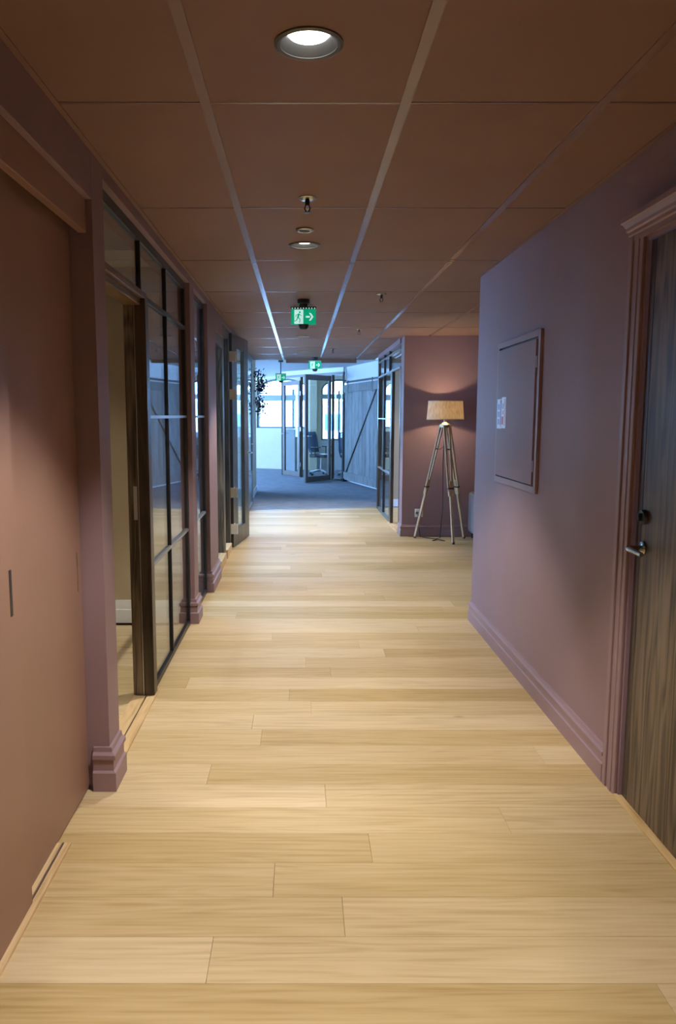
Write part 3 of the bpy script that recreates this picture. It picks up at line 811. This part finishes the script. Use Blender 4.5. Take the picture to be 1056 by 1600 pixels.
# ---- angled wall with the barn door
BA, BB_ = Vector((1.75, 13.85, 0)), Vector((.955, 17.08, 0))
ex = (BB_ - BA).normalized(); ey = Vector((ex.y, -ex.x, 0))     # ey points away from the corridor
MBd = Matrix(((ex.x, ey.x, 0, BA.x), (ex.y, ey.y, 0, BA.y), (0, 0, 1, 0), (0, 0, 0, 1)))
LB = (BB_ - BA).length
wbd = thing('wall_angled', BA, 'pale angled wall carrying the grey barn door', kind='structure')
obj('wall_panel', MB(MBd).box(-1.8, LB, .05, .17, 0, ZH), 'white', wbd)
bd = thing('barn_door', MBd @ Vector((2.1, 0, 0)), 'weathered grey plank barn door with black bar for the diagonal brace shadow edge on the angled wall', 'door')
u0, u1, z0, z1 = 1.02, 3.22, .05, 2.13
nb = 9; wdt = (u1 - u0) / nb
for k in range(nb):
    m = MB(MBd).cham(u0 + k * wdt + .003, u0 + (k + 1) * wdt - .003, -.012, .014, z0, z1, .004, 2)
    obj('plank', m, 'barn', bd)
obj('top_rail', MB(MBd).cham(u0, u1, -.034, -.012, z1 - .17, z1, .003, 0), 'barn', bd)
obj('bottom_rail', MB(MBd).cham(u0, u1, -.034, -.012, z0, z0 + .17, .003, 0), 'barn', bd)
a, b = Vector((u0 + .10, -.030, z1 - .17)), Vector((u1 - .16, -.030, z0 + .17))
obj('brace_shadow_bar', MB(MBd).bar(a, b, .030, .012, (0, 1, 0)), 'black', bd)  # black bar stands in for the shadow edge along the diagonal brace
obj('edge_bar', MB(MBd).box(u0 - .02, u0, -.036, .016, z0, z1), 'black', bd)
obj('edge_bar', MB(MBd).box(u1, u1 + .02, -.036, .016, z0, z1), 'black', bd)
obj('hanger_track', MB(MBd).box(u0 - .4, u1 + .05, -.03, -.02, z1 + .03, z1 + .07), 'black', bd)
for u in (u0 + .3, u1 - .3):
    obj('hanger_strap', MB(MBd).box(u - .02, u + .02, -.040, -.034, z1 - .2, z1 + .08), 'black', bd)
obj('floor_guide', MB(MBd).box(u1 - .08, u1 + .07, -.07, .03, .004, .07), 'black', bd)

# ---- oblique glass office front with two doors
gf = thing('glass_partition', (.3, 17.6, 0), 'oblique glass office front with dark posts behind the open glass doors', 'partition')
def post(x, y, w, mat='taupeframe', z1=2.36, name='post'):
    return part(name, gf, mat, (x - w / 2, x + w / 2, y - w / 2, y + w / 2, .004, z1))
Fa, Fb, Fc, Fd = (.955, 17.05), (.725, 17.32), (.02, 18.12), (-.45, 18.90)
post(*Fb, .06, 'darkwood'); post(*Fc, .06, 'darkwood'); post(Fd[0], Fd[1], .06); post(Fa[0] - .01, Fa[1] + .01, .05, 'winframe')
obj('pane', MB().bar((Fa[0], Fa[1], 1.2), (Fb[0], Fb[1], 1.2), .01, 2.3), 'glass', gf)
obj('head_rail', MB().bar((Fa[0], Fa[1], 2.39), (Fd[0], Fd[1], 2.39), .06, .06), 'taupeframe', gf)
obj('over_panel', MB().bar((Fa[0], Fa[1], 2.47), (Fd[0], Fd[1], 2.47), .05, .10), 'white', gf)
obj('bottom_rail', MB().bar((Fa[0], Fa[1], .024), (Fb[0], Fb[1], .024), .04, .04), 'winframe', gf)
def glass_door(name, label, H, E, top, st, mat):
    """framed glass leaf from hinge H to free edge E"""
    H = Vector((*H, 0)); E_ = Vector((*E, 0)); ln = (E_ - H).length; dx = (E_ - H).normalized(); dy = Vector((-dx.y, dx.x, 0))
    mm = Matrix(((dx.x, dy.x, 0, H.x), (dx.y, dy.y, 0, H.y), (0, 0, 1, 0), (0, 0, 0, 1)))
    d = thing(name, (H + E_) / 2, label, kind='structure')
    t = .022
    for (a, b, c, e, nm) in ((0, st, .012, top, 'stile'), (ln - st, ln, .012, top, 'stile'), (st, ln - st, .012, .012 + st * 1.3, 'rail'), (st, ln - st, top - st * 1.2, top, 'rail')):
        obj(nm, MB(mm).box(a, b, -t, t, c, e), mat, d, bevel=.003)
    obj('pane', MB(mm).box(st, ln - st, -.004, .004, .012 + st * 1.3, top - st * 1.2), 'glass', d)
    for z in (.3, top / 2, top - .3):
        obj('hinge', MB(mm).tube([(-.008, 0, z - .05), (-.008, 0, z + .05)], .009, 8), 'steel', d, smooth=True)
    for s in (-1, 1):
        obj('lever_handle', MB(mm).tube([(ln - st / 2, s * t, 1.02), (ln - st / 2, s * (t + .045), 1.02), (ln - st / 2 - .11, s * (t + .05), 1.02)], .009, 8), 'steel', d, smooth=True)
    return d
glass_door('door_5', 'taupe framed glass door swung open beside the barn door', (.665, 17.24), (.085, 16.45), 2.335, .095, 'taupeframe')
glass_door('door_6', 'taupe framed glass door farther back at the end of the glass front', (-.015, 18.18), (-.43, 18.86), 2.28, .085, 'taupeframe')
# cream pier and white column inside
part('pier', wh, 'cream', (.24, .42, 20.2, 20.5, 0, ZH))
part('column', wh, 'white', (-.42, -.16, 20.0, 20.3, 0, 1.10))
part('column_side', wh, 'winframe', (-.16, -.10, 20.0, 20.3, 0, 1.10))

# ---- outside: a pale building across the street and paving
bld = thing('building', (6, 40, -3), 'pale building with blue windows seen through the office windows', 'building')
part('facade', bld, 'facade', (1.0, 14, 40, 46, -3, 2.2))
for i in range(9):
    for j in range(3):
        x = 1.25 + i * 1.4; z = -2.2 + j * 1.45
        part('window', bld, 'facadewin', (x, x + .85, 39.96, 40.0, z, z + .85))
obj('pavement', MB().box(-30, 40, 25, 60, -3.2, -3.0), 'ground', kind='structure', label='outdoor paving in front of the pale building')

# ================================================================== THINGS
# ---- downlights
def downlight(y, label, i, x=DLX, z=ZC, watts=DOWN_W, size=90):
    t = thing('downlight', (x, y, z), label, 'ceiling light', 'recessed downlights in the corridor ceiling')
    m = MB().lathe([(.074, .0), (.088, 0), (.088, -.004), (.080, -.007), (.073, -.004)], (x, y, z), 40, closed=True)
    obj('trim_ring', m, 'greytrim', t, smooth=True)
    m = MB().lathe([(.0745, -.003), (.066, .006), (.054, .022), (.055, .026), (.068, .010), (.0755, -.001)], (x, y, z), 40, closed=True)
    obj('reflector', m, 'greytrim', t, smooth=True)
    m = MB().lathe([(.001, -.0135), (.018, -.012), (.036, -.008), (.050, -.002), (.055, .004), (.055, .008)], (x, y, z + .021), 32)
    obj('led_disc', m, 'led', t)
    m = MB().lathe([(.075, .0), (.075, .025)], (x, y, z + .033), 24)
    obj('housing', m, 'black', t)
    light('SPOT', 'downlight_lamp', (x, y, z + .003), t, energy=watts, spot_size=R(size), spot_blend=.4, shadow_soft_size=.05, color=(1.0, .945, .86))
    return t
dn = ['round recessed downlight glowing behind the viewpoint', 'large bright recessed downlight nearest in the ceiling', 'bright recessed downlight just past the sprinkler and sensor',
      'recessed downlight hidden past the nearest exit sign', 'recessed downlight seen edge-on below the nearest exit sign', 'recessed downlight just before the second exit sign']
for i, y in enumerate(DL_Y): downlight(y, dn[i], i)
t = downlight(4.0, 'recessed downlight inside the first glass fronted room', 9, x=-1.9, z=2.70 - .055, watts=80, size=120)
t['group'] = 'downlights inside side rooms'
t = downlight(10.9, 'recessed downlight inside the tan room behind glass', 9, x=2.4, z=2.50 - .055, watts=90, size=130)
t['group'] = 'downlights inside side rooms'

# ---- sensor and sprinklers
t = thing('ceiling_sensor', (.019, 3.99, ZC), 'small chrome disc sensor between sprinkler and second downlight', 'sensor')
obj('bezel', MB().lathe([(.046, 0), (.046, -.006), (.036, -.012), (.030, -.010)], (.019, 3.99, ZC), 28), 'chrome', t, smooth=True)
obj('lens', MB().lathe([(.029, -.0095), (.020, -.014), (.0001, -.016)], (.019, 3.99, ZC), 24), 'black', t, smooth=True)
def sprinkler(x, y, label, s=1.0):
    t = thing('sprinkler', (x, y, ZC), label, 'sprinkler', 'pendent sprinklers on the corridor ceiling')
    c = (x, y, ZC)
    obj('escutcheon', MB().lathe([(.040 * s, 0), (.040 * s, -.003), (.030 * s, -.010), (.012 * s, -.012)], c, 24), 'chrome', t, smooth=True)
    obj('stem', MB().lathe([(.010, -.012), (.010, -.030), (.007, -.034)], c, 12), 'black', t, smooth=True)
    m = MB()
    for q in (-1, 1): m.tube([(x + q * .007, y, ZC - .032), (x + q * .012, y, ZC - .046), (x + q * .004, y, ZC - .060)], .003, 6)
    obj('frame_arms', m, 'black', t)
    obj('deflector', MB().lathe([(.004, -.058), (.016, -.061), (.016, -.063), (.003, -.064)], c, 16), 'black', t)
sprinkler(.028, 3.43, 'chrome pendent sprinkler nearest, just before the second downlight')
sprinkler(.622, 6.04, 'dark pendent sprinkler right of the nearest exit sign')
sprinkler(.631, 8.43, 'dark pendent sprinkler near the lamp wall corner')
sprinkler(.449, 10.88, 'farthest dark pendent sprinkler before the second exit sign')

# ---- exit signs
def exit_sign(x, y, zc, drop, label):
    """drop: distance from the ceiling to the top bar"""
    t = thing('exit_sign', (x, y, zc), label, 'exit sign', 'green exit signs along the corridor')
    zb = zc - drop
    obj('ceiling_cup', MB().lathe([(.050, 0), (.050, -.030), (.042, -.036)], (x, y, zc), 28), 'black', t, smooth=True)
    nr = .034 if drop < .1 else .010
    obj('neck', MB().lathe([(nr, -.03), (nr, -drop)], (x, y, zc), 20), 'black', t, smooth=True)
    part('top_bar', t, 'black', (x - .104, x + .104, y - .020, y + .020, zb - .018, zb), bevel=.002)
    for k in range(9):
        xx = x - .09 + k * .0225
        part('bar_slot', t, 'exitwhite', (xx - .004, xx + .004, y - .0206, y - .0195, zb - .0175, zb - .009))
    pn = part('sign_panel', t, 'green', (x - .100, x + .100, y - .006, y + .006, zb - .140, zb - .018))
    cz = zb - .079
    yf = y - .0068; th = (0, .0009, 0)
    # white door field with the running figure
    part('door_field', pn, 'exitwhite', (x - .074, x - .002, yf, yf + .0009, zb - .135, zb - .024))
    yg = y - .0076
    fx, fz = x - .040, cz
    def limb(p, q, w, nm):
        obj(nm, MB().bar((fx + p[0], yg, fz + p[1]), (fx + q[0], yg, fz + q[1]), w, .0009, (0, 1, 0)), 'green', pn)
    m = MB(Matrix.Translation((fx + .010, yg, fz + .036)) @ Matrix.Rotation(R(90), 4, 'X')).lathe([(.0085, 0), (.0085, .0009)], (0, 0, 0), 16)
    obj('figure_head', m, 'green', pn)
    limb((.004, .026), (-.006, -.008), .015, 'figure_torso')
    limb((.004, .022), (.024, .008), .006, 'figure_arm'); limb((.000, .022), (-.020, .012), .006, 'figure_arm'); limb((-.020, .012), (-.024, -.004), .006, 'figure_arm')
    limb((-.004, -.006), (.014, -.020), .008, 'figure_leg'); limb((.014, -.020), (.006, -.046), .007, 'figure_leg')
    limb((-.008, -.006), (-.016, -.030), .008, 'figure_leg'); limb((-.016, -.030), (-.032, -.034), .007, 'figure_leg')
    # arrow
    ax = x + .047
    obj('arrow_shaft', MB().box(ax - .028, ax + .004, yf, yf + .0009, cz - .007, cz + .007), 'exitwhite', pn)
    obj('arrow_head', MB().poly([(ax - .002, yf, cz + .030), (ax + .012, yf, cz + .030), (ax + .034, yf, cz), (ax + .012, yf, cz - .030), (ax - .002, yf, cz - .030), (ax + .018, yf, cz)], th), 'exitwhite', pn)
    obj('lower_cup', MB().lathe([(.044, -drop - .140), (.042, -drop - .160), (.028, -drop - .178), (.010, -drop - .182)], (x, y, zc), 24), 'black', t, smooth=True)
    return t
exit_sign(.021, 6.33, ZC, .058, 'nearest green exit sign with running figure and arrow')
exit_sign(.225, 12.42, ZC, .045, 'second green exit sign hanging at the end of the painted ceiling')
exit_sign(-.39, 15.0, ZH, .25, 'farthest green exit sign in front of the arched window')

# ---- electrical cabinet
c0, c1, cz0, cz1 = 3.89, 4.72, 1.052, 1.885
cb = thing('electrical_cabinet', (XR, (c0 + c1) / 2, cz0), 'mauve painted flush electrical cabinet door with stickers', 'cabinet')
fw = .034
for (a, b, z0_, z1_, nm) in ((c0, c0 + fw, cz0, cz1, 'frame_strip'), (c1 - fw, c1, cz0, cz1, 'frame_strip'), (c0 + fw, c1 - fw, cz0, cz0 + fw, 'frame_strip'), (c0 + fw, c1 - fw, cz1 - fw, cz1, 'frame_strip')):
    part(nm, cb, 'trimpaint', (XR - .016, XR, a, b, z0_, z1_), bevel=.002)
part('recess', cb, 'black', (XR - .0012, XR, c0 + fw, c1 - fw, cz0 + fw, cz1 - fw))
cdoor = part('door', cb, 'paint', (XR - .020, XR - .004, c0 + fw + .022, c1 - fw - .006, cz0 + fw + .008, cz1 - fw - .012), bevel=.002)
part('hinge_strip', cb, 'trimpaint', (XR - .009, XR - .001, c0 + fw + .002, c0 + fw + .016, cz0 + fw + .004, cz1 - fw - .006))
for z in (cz0 + .14, cz1 - .16):
    part('hinge', cb, 'trimpaint', (XR - .019, XR - .003, c0 + fw + .001, c0 + fw + .0215, z - .03, z + .03), bevel=.002)
XF = XR - .020
def sticker(name, label, y0, y1, z0, z1, marks):
    s = thing(name, (XF, (y0 + y1) / 2, z0), label, 'sticker')
    part('sheet', s, 'stickw', (XF - .0012, XF - .0002, y0, y1, z0, z1))
    for (nm, mat, a, b, c, d) in marks:
        part(nm, s, mat, (XF - .0016, XF - .0012, y0 + a * (y1 - y0), y0 + b * (y1 - y0), z0 + c * (z1 - z0), z0 + d * (z1 - z0)))
# the sheets are seen foreshortened: y grows to the left in the picture
lines = [('printed_line', 'stickb', .12, .30, .12, .86)] + [('printed_block', 'stickb', .40, .84, .14 + .25 * k, .14 + .25 * k + .19) for k in range(3)] + [('printed_border', 'stickr', .02, .10, .05, .95), ('warning_mark', 'stickr', .02, .30, .86, .97)]
sticker('warning_sticker', 'small white sticker with blue print at the cabinet edge', 4.575, 4.672, 1.375, 1.550, lines)
lines = [('printed_text', 'stickp', .15, .42, .08, .95), ('printed_text', 'stickb', .55, .85, .62, .80), ('printed_mark', 'stickr', .55, .9, .12, .38), ('printed_text', 'stickp', .5, .8, .45, .58)]
sticker('warning_sticker', 'small white sticker with red print beside the blue one', 4.478, 4.572, 1.378, 1.560, lines)

# ---- wall socket by the lamp
so_ = thing('wall_socket', (1.425, Y_LW, .235), 'white double wall socket behind the lamp leg', 'socket')
part('cover_plate', so_, 'plastic', (1.377, 1.474, Y_LW - .012, Y_LW, .238, .337), bevel=.004)
for dx in (-.022, .022):
    m = MB(Matrix.Translation((1.4255 + dx, Y_LW - .0125, .288)) @ Matrix.Rotation(R(90), 4, 'X')).lathe([(.018, 0), (.018, .001)], (0, 0, 0), 18)
    obj('socket_hole', m, 'socketdark', so_)

# ---- tripod floor lamp
LX, LY = 1.655, 8.80
fl = thing('floor_lamp', (LX, LY, 0), 'tripod floor lamp with pale wooden legs and linen drum shade', 'lamp')
sh = MB().lathe([(.212, 1.408), (.195, 1.622), (.192, 1.622), (.209, 1.408)], (LX, LY, 0), 48, closed=True)
sd = obj('lamp_shade', sh, 'linen', fl, smooth=True)
m = MB()
for z, r in ((1.410, .2115), (1.620, .1948)):
    m.lathe([(r - .004, z - .004), (r + .001, z - .004), (r + .001, z + .004), (r - .004, z + .004)], (LX, LY, 0), 48, closed=True)
obj('shade_rim', m, 'ash', sd)
m = MB()
for k in range(3):
    a = R(120 * k + 10); m.tube([(LX, LY, 1.575), (LX + .190 * math.cos(a), LY + .190 * math.sin(a), 1.612)], .002, 6)
obj('shade_spider', m, 'brass', sd)
obj('bulb_holder', MB().lathe([(.018, 1.375), (.018, 1.46), (.014, 1.47)], (LX, LY, 0), 16), 'brass', fl, smooth=True)
obj('bulb', MB().lathe([(.012, 1.47), (.026, 1.50), (.030, 1.525), (.022, 1.548), (.001, 1.556)], (LX, LY, 0), 18), 'bulb', fl, smooth=True)
light('POINT', 'bulb_light', (LX, LY, 1.515), fl, energy=LAMP_W, shadow_soft_size=.032, color=(1.0, .72, .42))
obj('hub', MB().lathe([(.03, 1.315), (.062, 1.322), (.062, 1.352), (.045, 1.362), (.022, 1.380)], (LX, LY, 0), 24), 'brass', fl, smooth=True)
feet = [(1.365, 9.02), (1.735, 8.56), (1.945, 8.98)]
for k, (fx, fy) in enumerate(feet):
    T = Vector((LX, LY, 1.335)); F = Vector((fx, fy, .012))
    hd_ = Vector((fx - LX, fy - LY, 0)).normalized(); T = T + hd_ * .045
    sd_ = Vector((-hd_.y, hd_.x, 0))
    mid = T.lerp(F, .52); low = T.lerp(F, .60)
    lg = MB()
    for s in (-1, 1):
        lg.bar(T + sd_ * s * .034, T.lerp(F, .56) + sd_ * s * .022, .016, .024, sd_)
    leg = obj('leg', lg, 'ash', fl, bevel=.002)
    obj('lower_pole', MB().bar(T.lerp(F, .47), F, .026, .028, sd_), 'ash', leg, bevel=.003)
    obj('pivot', MB().tube([T - sd_ * .05, T + sd_ * .05], .012, 12), 'brass', leg, smooth=True)
    q = T.lerp(F, .535)
    obj('clamp', MB().bar(q - (F - T).normalized() * .008, q + (F - T).normalized() * .008, .038, .070, sd_), 'black', leg, bevel=.002)
    q2 = T.lerp(F, .60)
    obj('wood_block', MB().bar(q + (F - T).normalized() * .01, q2, .030, .052, sd_), 'ash', leg, bevel=.002)
    q3 = T.lerp(F, .20)
    obj('brace_pin', MB().tube([q3 - sd_ * .040, q3 + sd_ * .040], .008, 8), 'black', leg)
    ch = MB(); C0 = Vector((LX, LY, 1.13))
    for i in range(7):
        a_ = q3.lerp(C0, i / 7); b_ = q3.lerp(C0, (i + .8) / 7)
        dz = -.03 * math.sin(math.pi * i / 7)
        ch.tube([a_ + Vector((0, 0, dz)), b_ + Vector((0, 0, dz))], .0035, 6)
    obj('spreader_chain', ch, 'black', leg)
    obj('foot_tip', MB().lathe([(.016, 0), (.016, .022), (.012, .03)], (fx, fy, 0), 14), 'black', leg, smooth=True)
cd = MB().tube([(LX, LY, 1.30), (LX - .01, LY + .02, .9), (LX - .005, LY + .01, .4), (LX - .02, LY + .05, .03), (LX - .06, LY + .10, .008), (LX + .02, LY - .05, .008), (LX - .12, LY - .02, .008), (LX - .04, LY + .08, .008), (LX - .15, LY + .18, .008), (LX - .215, Y_LW - .06, .008), (LX - .235, Y_LW - .03, .12), (LX - .24, Y_LW - .02, .27)], .005, 8)
obj('power_cord', cd, 'cord', fl, smooth=True)

# ---- sofa in the alcove
sf = thing('sofa', (2.5, 8.55, 0), 'grey upholstered sofa half hidden behind the wall corner', 'sofa')
SX0, SX1, SY0, SY1 = 2.005, 3.40, 8.10, 9.08
part('base_frame', sf, 'sofa', (SX0 + .12, SX1 - .12, SY0 + .04, SY1, .10, .30), bevel=.02)
for (a, b) in ((SX0, SX0 + .14), (SX1 - .14, SX1)):
    part('armrest', sf, 'sofa', (a, b, SY0, SY1, .07, .555), bevel=.035)
part('backrest', sf, 'sofa', (SX0 + .14, SX1 - .14, SY1 - .20, SY1, .30, .78), bevel=.04)
for (a, b) in ((SX0 + .145, 2.70), (2.705, SX1 - .145)):
    part('seat_cushion', sf, 'sofa', (a, b, SY0 + .01, SY1 - .20, .30, .44), bevel=.035)
for (a, b) in ((SX0 + .05, SY0 + .06), (SX1 - .05, SY0 + .06), (SX0 + .05, SY1 - .06), (SX1 - .05, SY1 - .06)):
    obj('leg', MB().tube([(a, b, 0), (a, b, .075)], [.014, .02], 12), 'black', sf, smooth=True)

# ---- office chairs and desk
def office_chair(x, y, rz, label):
    mt = Matrix.Translation((x, y, .004)) @ Matrix.Rotation(rz, 4, 'Z')      # faces local -y
    t = thing('office_chair', (x, y, 0), label, 'chair', 'office chairs behind the glass front')
    obj('seat', MB(mt).cham(-.24, .24, -.24, .22, .44, .52, .03, 2), 'chairblack', t, bevel=.02)
    m = MB(mt); n = 6
    rows = [(.20, .56, .20), (.235, .70, .22), (.255, .85, .22), (.265, .98, .20), (.27, 1.06, .13)]
    V = []; Fc_ = []
    for (yy, zz, hw) in rows:
        for i in range(n + 1):
            u = -1 + 2 * i / n; V.append((u * hw, yy + .03 * (u * u) * -1, zz))
    k = len(V); V += [(v[0], v[1] + .05, v[2]) for v in V[:k]]
    w = n + 1
    for r_ in range(len(rows) - 1):
        for i in range(n):
            a = r_ * w + i; Fc_ += [(a, a + 1, a + w + 1, a + w), (k + a, k + a + w, k + a + w + 1, k + a + 1)]
    for i in range(n):
        Fc_ += [(i, k + i, k + i + 1, i + 1), (k - w + i, k - w + i + 1, 2 * k - w + i + 1, 2 * k - w + i)]
    for r_ in range(len(rows) - 1):
        a = r_ * w; b = r_ * w + n
        Fc_ += [(a, a + w, k + a + w, k + a), (b, k + b, k + b + w, b + w)]
    m.add(V, Fc_); obj('backrest', m, 'chairblue', t, smooth=True)
    obj('back_bracket', MB(mt).tube([(0, .10, .45), (0, .26, .46), (0, .295, .60), (0, .30, .75)], .018, 8), 'chairblack', t, smooth=True)
    for s in (-1, 1):
        obj('armrest', MB(mt).tube([(s * .23, .02, .46), (s * .28, .02, .50), (s * .28, .02, .68)], .014, 8).box(s * .28 - .035, s * .28 + .035, -.13, .12, .68, .705), 'chairblack', t)
    obj('gas_column', MB(mt).lathe([(.030, .10), (.030, .26), (.018, .262), (.018, .44)], (0, 0, 0), 14), 'steel', t, smooth=True)
    for i in range(5):
        a = 2 * math.pi * i / 5 + .3; c, s = math.cos(a), math.sin(a)
        lg = obj('base_leg', MB(mt).tube([(0, 0, .115), (c * .15, s * .15, .11), (c * .30, s * .30, .075)], [.024, .02, .014], 8), 'steel', t, smooth=True)
        mc = mt @ Matrix.Translation((c * .30, s * .30, .028)) @ Matrix.Rotation(a, 4, 'Z') @ Matrix.Rotation(R(90), 4, 'X')
        obj('caster', MB(mc).lathe([(.028, -.02), (.028, .02)], (0, 0, 0), 14), 'chairblack', lg)
    return t
office_chair(.50, 18.75, R(60), 'blue office chair seen through the open glass door')
office_chair(1.22, 18.45, R(75), 'blue office chair seen between the post and the barn door')
ds = thing('office_desk', (1.5, 19.6, 0), 'white office desk with dark legs behind the chairs', 'desk')
part('desk_top', ds, 'desk', (1.05, 2.4, 19.2, 20.1, .72, .745), bevel=.004)
for (a, b) in ((1.10, 19.25), (2.35, 19.25), (1.10, 20.05), (2.35, 20.05)):
    part('leg', ds, 'black', (a - .025, a + .025, b - .025, b + .025, .004, .72))
part('modesty_panel', ds, 'winframe', (1.12, 1.14, 19.3, 20.0, .35, .70))

# ---- wall plants on the cream wall
def hanging_plant(x, y, z0, z1, label, n, seed):
    rnd = random.Random(seed)
    t = thing('hanging_plant', (x, y, z0), label, 'plant', 'dark trailing wall plants')
    st = [(x, y, z1)]
    for i in range(6):
        f = (i + 1) / 6
        st.append((x + .05 * math.sin(f * 4) + .10 * f, y + .12 * f, z1 + (z0 - z1) * f))
    obj('stem', MB().tube(st, .006, 6), 'leaf', t)
    m = MB()
    for i in range(n):
        f = rnd.random(); k = min(5, int(f * 6)); a = Vector(st[k]).lerp(Vector(st[k + 1]), f * 6 - k)
        c = a + Vector((rnd.gauss(.05, .05), rnd.gauss(0, .07), rnd.gauss(0, .05)))
        c.x = max(c.x, x)
        d = Vector((rnd.gauss(0, 1), rnd.gauss(0, 1), rnd.gauss(0, 1))).normalized(); e_ = d.orthogonal().normalized() * .022; L_ = .05
        nn = d.cross(e_).normalized() * .004
        m.add([c, c + d * L_ * .5 + e_, c + d * L_, c + d * L_ * .5 - e_, c + d * L_ * .5 + nn], [(0, 1, 4), (1, 2, 4), (2, 3, 4), (3, 0, 4), (0, 3, 2, 1)])
    f_ = obj('foliage', m, 'leaf', t); f_['kind'] = 'stuff'
hanging_plant(-.855, 14.1, 1.86, 2.22, 'dark trailing plant high on the cream wall', 170, 3)
hanging_plant(-.855, 14.1, 1.52, 1.74, 'lower dark trailing plant on the cream wall', 110, 5)
